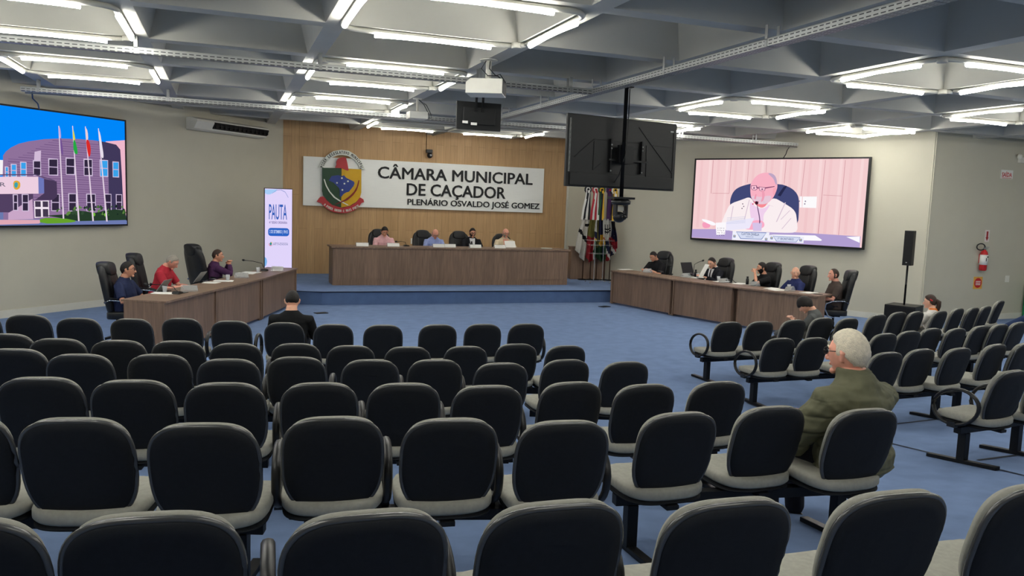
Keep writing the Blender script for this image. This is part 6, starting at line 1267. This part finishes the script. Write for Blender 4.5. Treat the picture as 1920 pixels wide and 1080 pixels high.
# --- right desks, facing across the other way
r_, T_, A_ = person('person in a black polo shirt looking down at a phone, right desks far end', (9.72, 16.72, 1.115), -1.95, .44, 0, sk1, cloth('black_polo', (28, 28, 31)), T_DARK, ('short', H_DARK), 16, -6, 26, {'L': (-.06, .44, .36), 'R': (.13, .46, .35)}, 'short', collar=MATS['black_polo'])
exec_for(r_, 'black leather executive chair behind the person in black polo', -2.1, .03, -.03, ch)
r_, T_, A_ = person('person in a dark suit and tie reading a paper at the right desks', (10.02, 14.72, 1.125), -1.75, .44, 0, sk0, cloth('dark_suit', (30, 31, 38)), T_DARK, ('recede', H_DARK), 8, 8, 26, {'L': (-.12, .42, .38), 'R': (.08, .44, .40)}, 'long', shirt_front=MATS['white_shirt'], tie=M_PLASTIC, jacket=True, collar=MATS['white_shirt'])
exec_for(r_, 'black leather executive chair behind the person in suit and tie', -1.75, .0, -.03, ch)
bm = bmesh.new(); vs = box(bm, -.105, .105, -.002, .002, 0, .29)
for v in vs: v.co.y -= v.co.z*.5
tag(obj('paper_sheet', bm, M_PAPER, None, (9.63, 14.55, .815), -1.75+PI), 'white sheet being read by the person in suit and tie', 'paper')
r_, _, _ = person('person in a black t-shirt with dark beard, chin on hand, right desks', (10.42, 13.52, 1.11), -1.45, .44, 0, sk1, cloth('black_tee', (26, 26, 28)), T_DARK, ('thick', H_DARK), 4, -10, 2, {'L': (-.03, .25, .59, -.6, .2, -.8), 'R': (.14, .40, .27)}, 'short', beard=H_DARK)
exec_for(r_, 'black leather executive chair behind the bearded person in black t-shirt', -1.6, .10, -.03, ch)
r_, _, _ = person('bald person in a navy t-shirt turning to the neighbour at the right desks', (10.66, 12.78, 1.085), -1.5, .44, 0, sk0, cloth('navy_tee', (44, 52, 96)), T_DARK, ('bald', H_WHITE), 8, 62, 4, {'L': (-.2, .40, .27), 'R': (.2, .40, .27)}, 'short', belly=.04, width=1.05)
exec_for(r_, 'black leather executive chair behind the bald person in navy t-shirt', -1.55, .05, -.02, ch)
r_, _, _ = person('person in a dark brown t-shirt at the near end of the right desks', (10.86, 11.95, 1.125), -1.15, .44, 0, sk2, cloth('brown_tee', (70, 60, 56)), T_DARK, ('thin', H_BRN), 2, 8, 2, {'L': (-.2, .38, .26), 'R': (.24, .26, .24)}, 'short', belly=.08, width=1.12)
exec_for(r_, 'black leather executive chair holding the person in dark brown t-shirt', -1.05, .02, 0, ch)
# --- audience
def on_chair(k): c = CH[k]; return c.location, -c.rotation_euler.z
l, h = on_chair(('L1', 6))
person('person in a black sweater seen from behind in the front row', (.737, 9.5, 1.03), h, .45, 0, sk0, cloth('black_sweater', (22, 23, 25)), T_DARK, ('fade', H_DARK), 6, 0, 14, {'L': (-.1, .36, .22), 'R': (.1, .36, .22)}, 'long', voxel=.009, width=1.05)
l, h = on_chair(('R1', 3))
person('dark-haired person in a grey t-shirt bent over a phone in the right block', (7.84, 9.14, .957), -.75, .44, 0, sk0, cloth('grey_tee', (88, 90, 90)), T_GREY, ('mop', H_DARK), 16, 6, 40, {'L': (-.04, .38, .30), 'R': (.06, .38, .30)}, 'short', knees=((-.16, .40, .17), (.11, .44, .075)), feet=((.08, .62, .02), (.11, .40, -.36)), scale=.92)
l, h = on_chair(('L5', 8))
zc_ = l.z
JK = cloth('olive_jacket', (94, 94, 74), .7, .08)
r_, T_, A_ = person('white-haired person in a quilted olive jacket seated alone near the right', (3.397, 3.570, 1.453), h-.25, zc_+.445, zc_, sk2, JK, T_DARK, ('white', H_WHITE), 3, 8, 2, {'L': (-.14, .36, .20), 'R': (.14, .36, .20)}, 'long', glasses=True, jacket=True, scale=1.13, voxel=.0065, stand=True, quilt=.008, collar=cloth('olive_collar', (92, 93, 75)), width=1.12, belly=.02, wr=.012)
l, h = on_chair(('R1', 8))
person('person with a brown ponytail in a white and orange top, right block', (10.46, 9.37, .945), h+.12, .44, 0, sk0, cloth('white_top', (214, 210, 204)), T_GREY, ('pony', H_BRN), 3, 14, 4, {'L': (-.1, .36, .22), 'R': (.1, .36, .22)}, 'short', collar=cloth('orange_trim', (222, 120, 50)), width=.88, scale=.9)
person('person in blue jeans reclining at the right edge of the photo', (12.5, 8.95, 1.10), -1.35, .45, 0.02, sk0, cloth('dark_hoodie', (40, 42, 52)), T_JEAN, ('short', H_DARK), -8, 0, 4, {'L': (-.1, .36, .22), 'R': (.1, .36, .22)}, 'long', knees=((-.11, .40, .30), (.11, .43, .12)), feet=((.05, .62, .10), (.11, .40, -.36)))

bpy.data.scenes.remove(TMP)
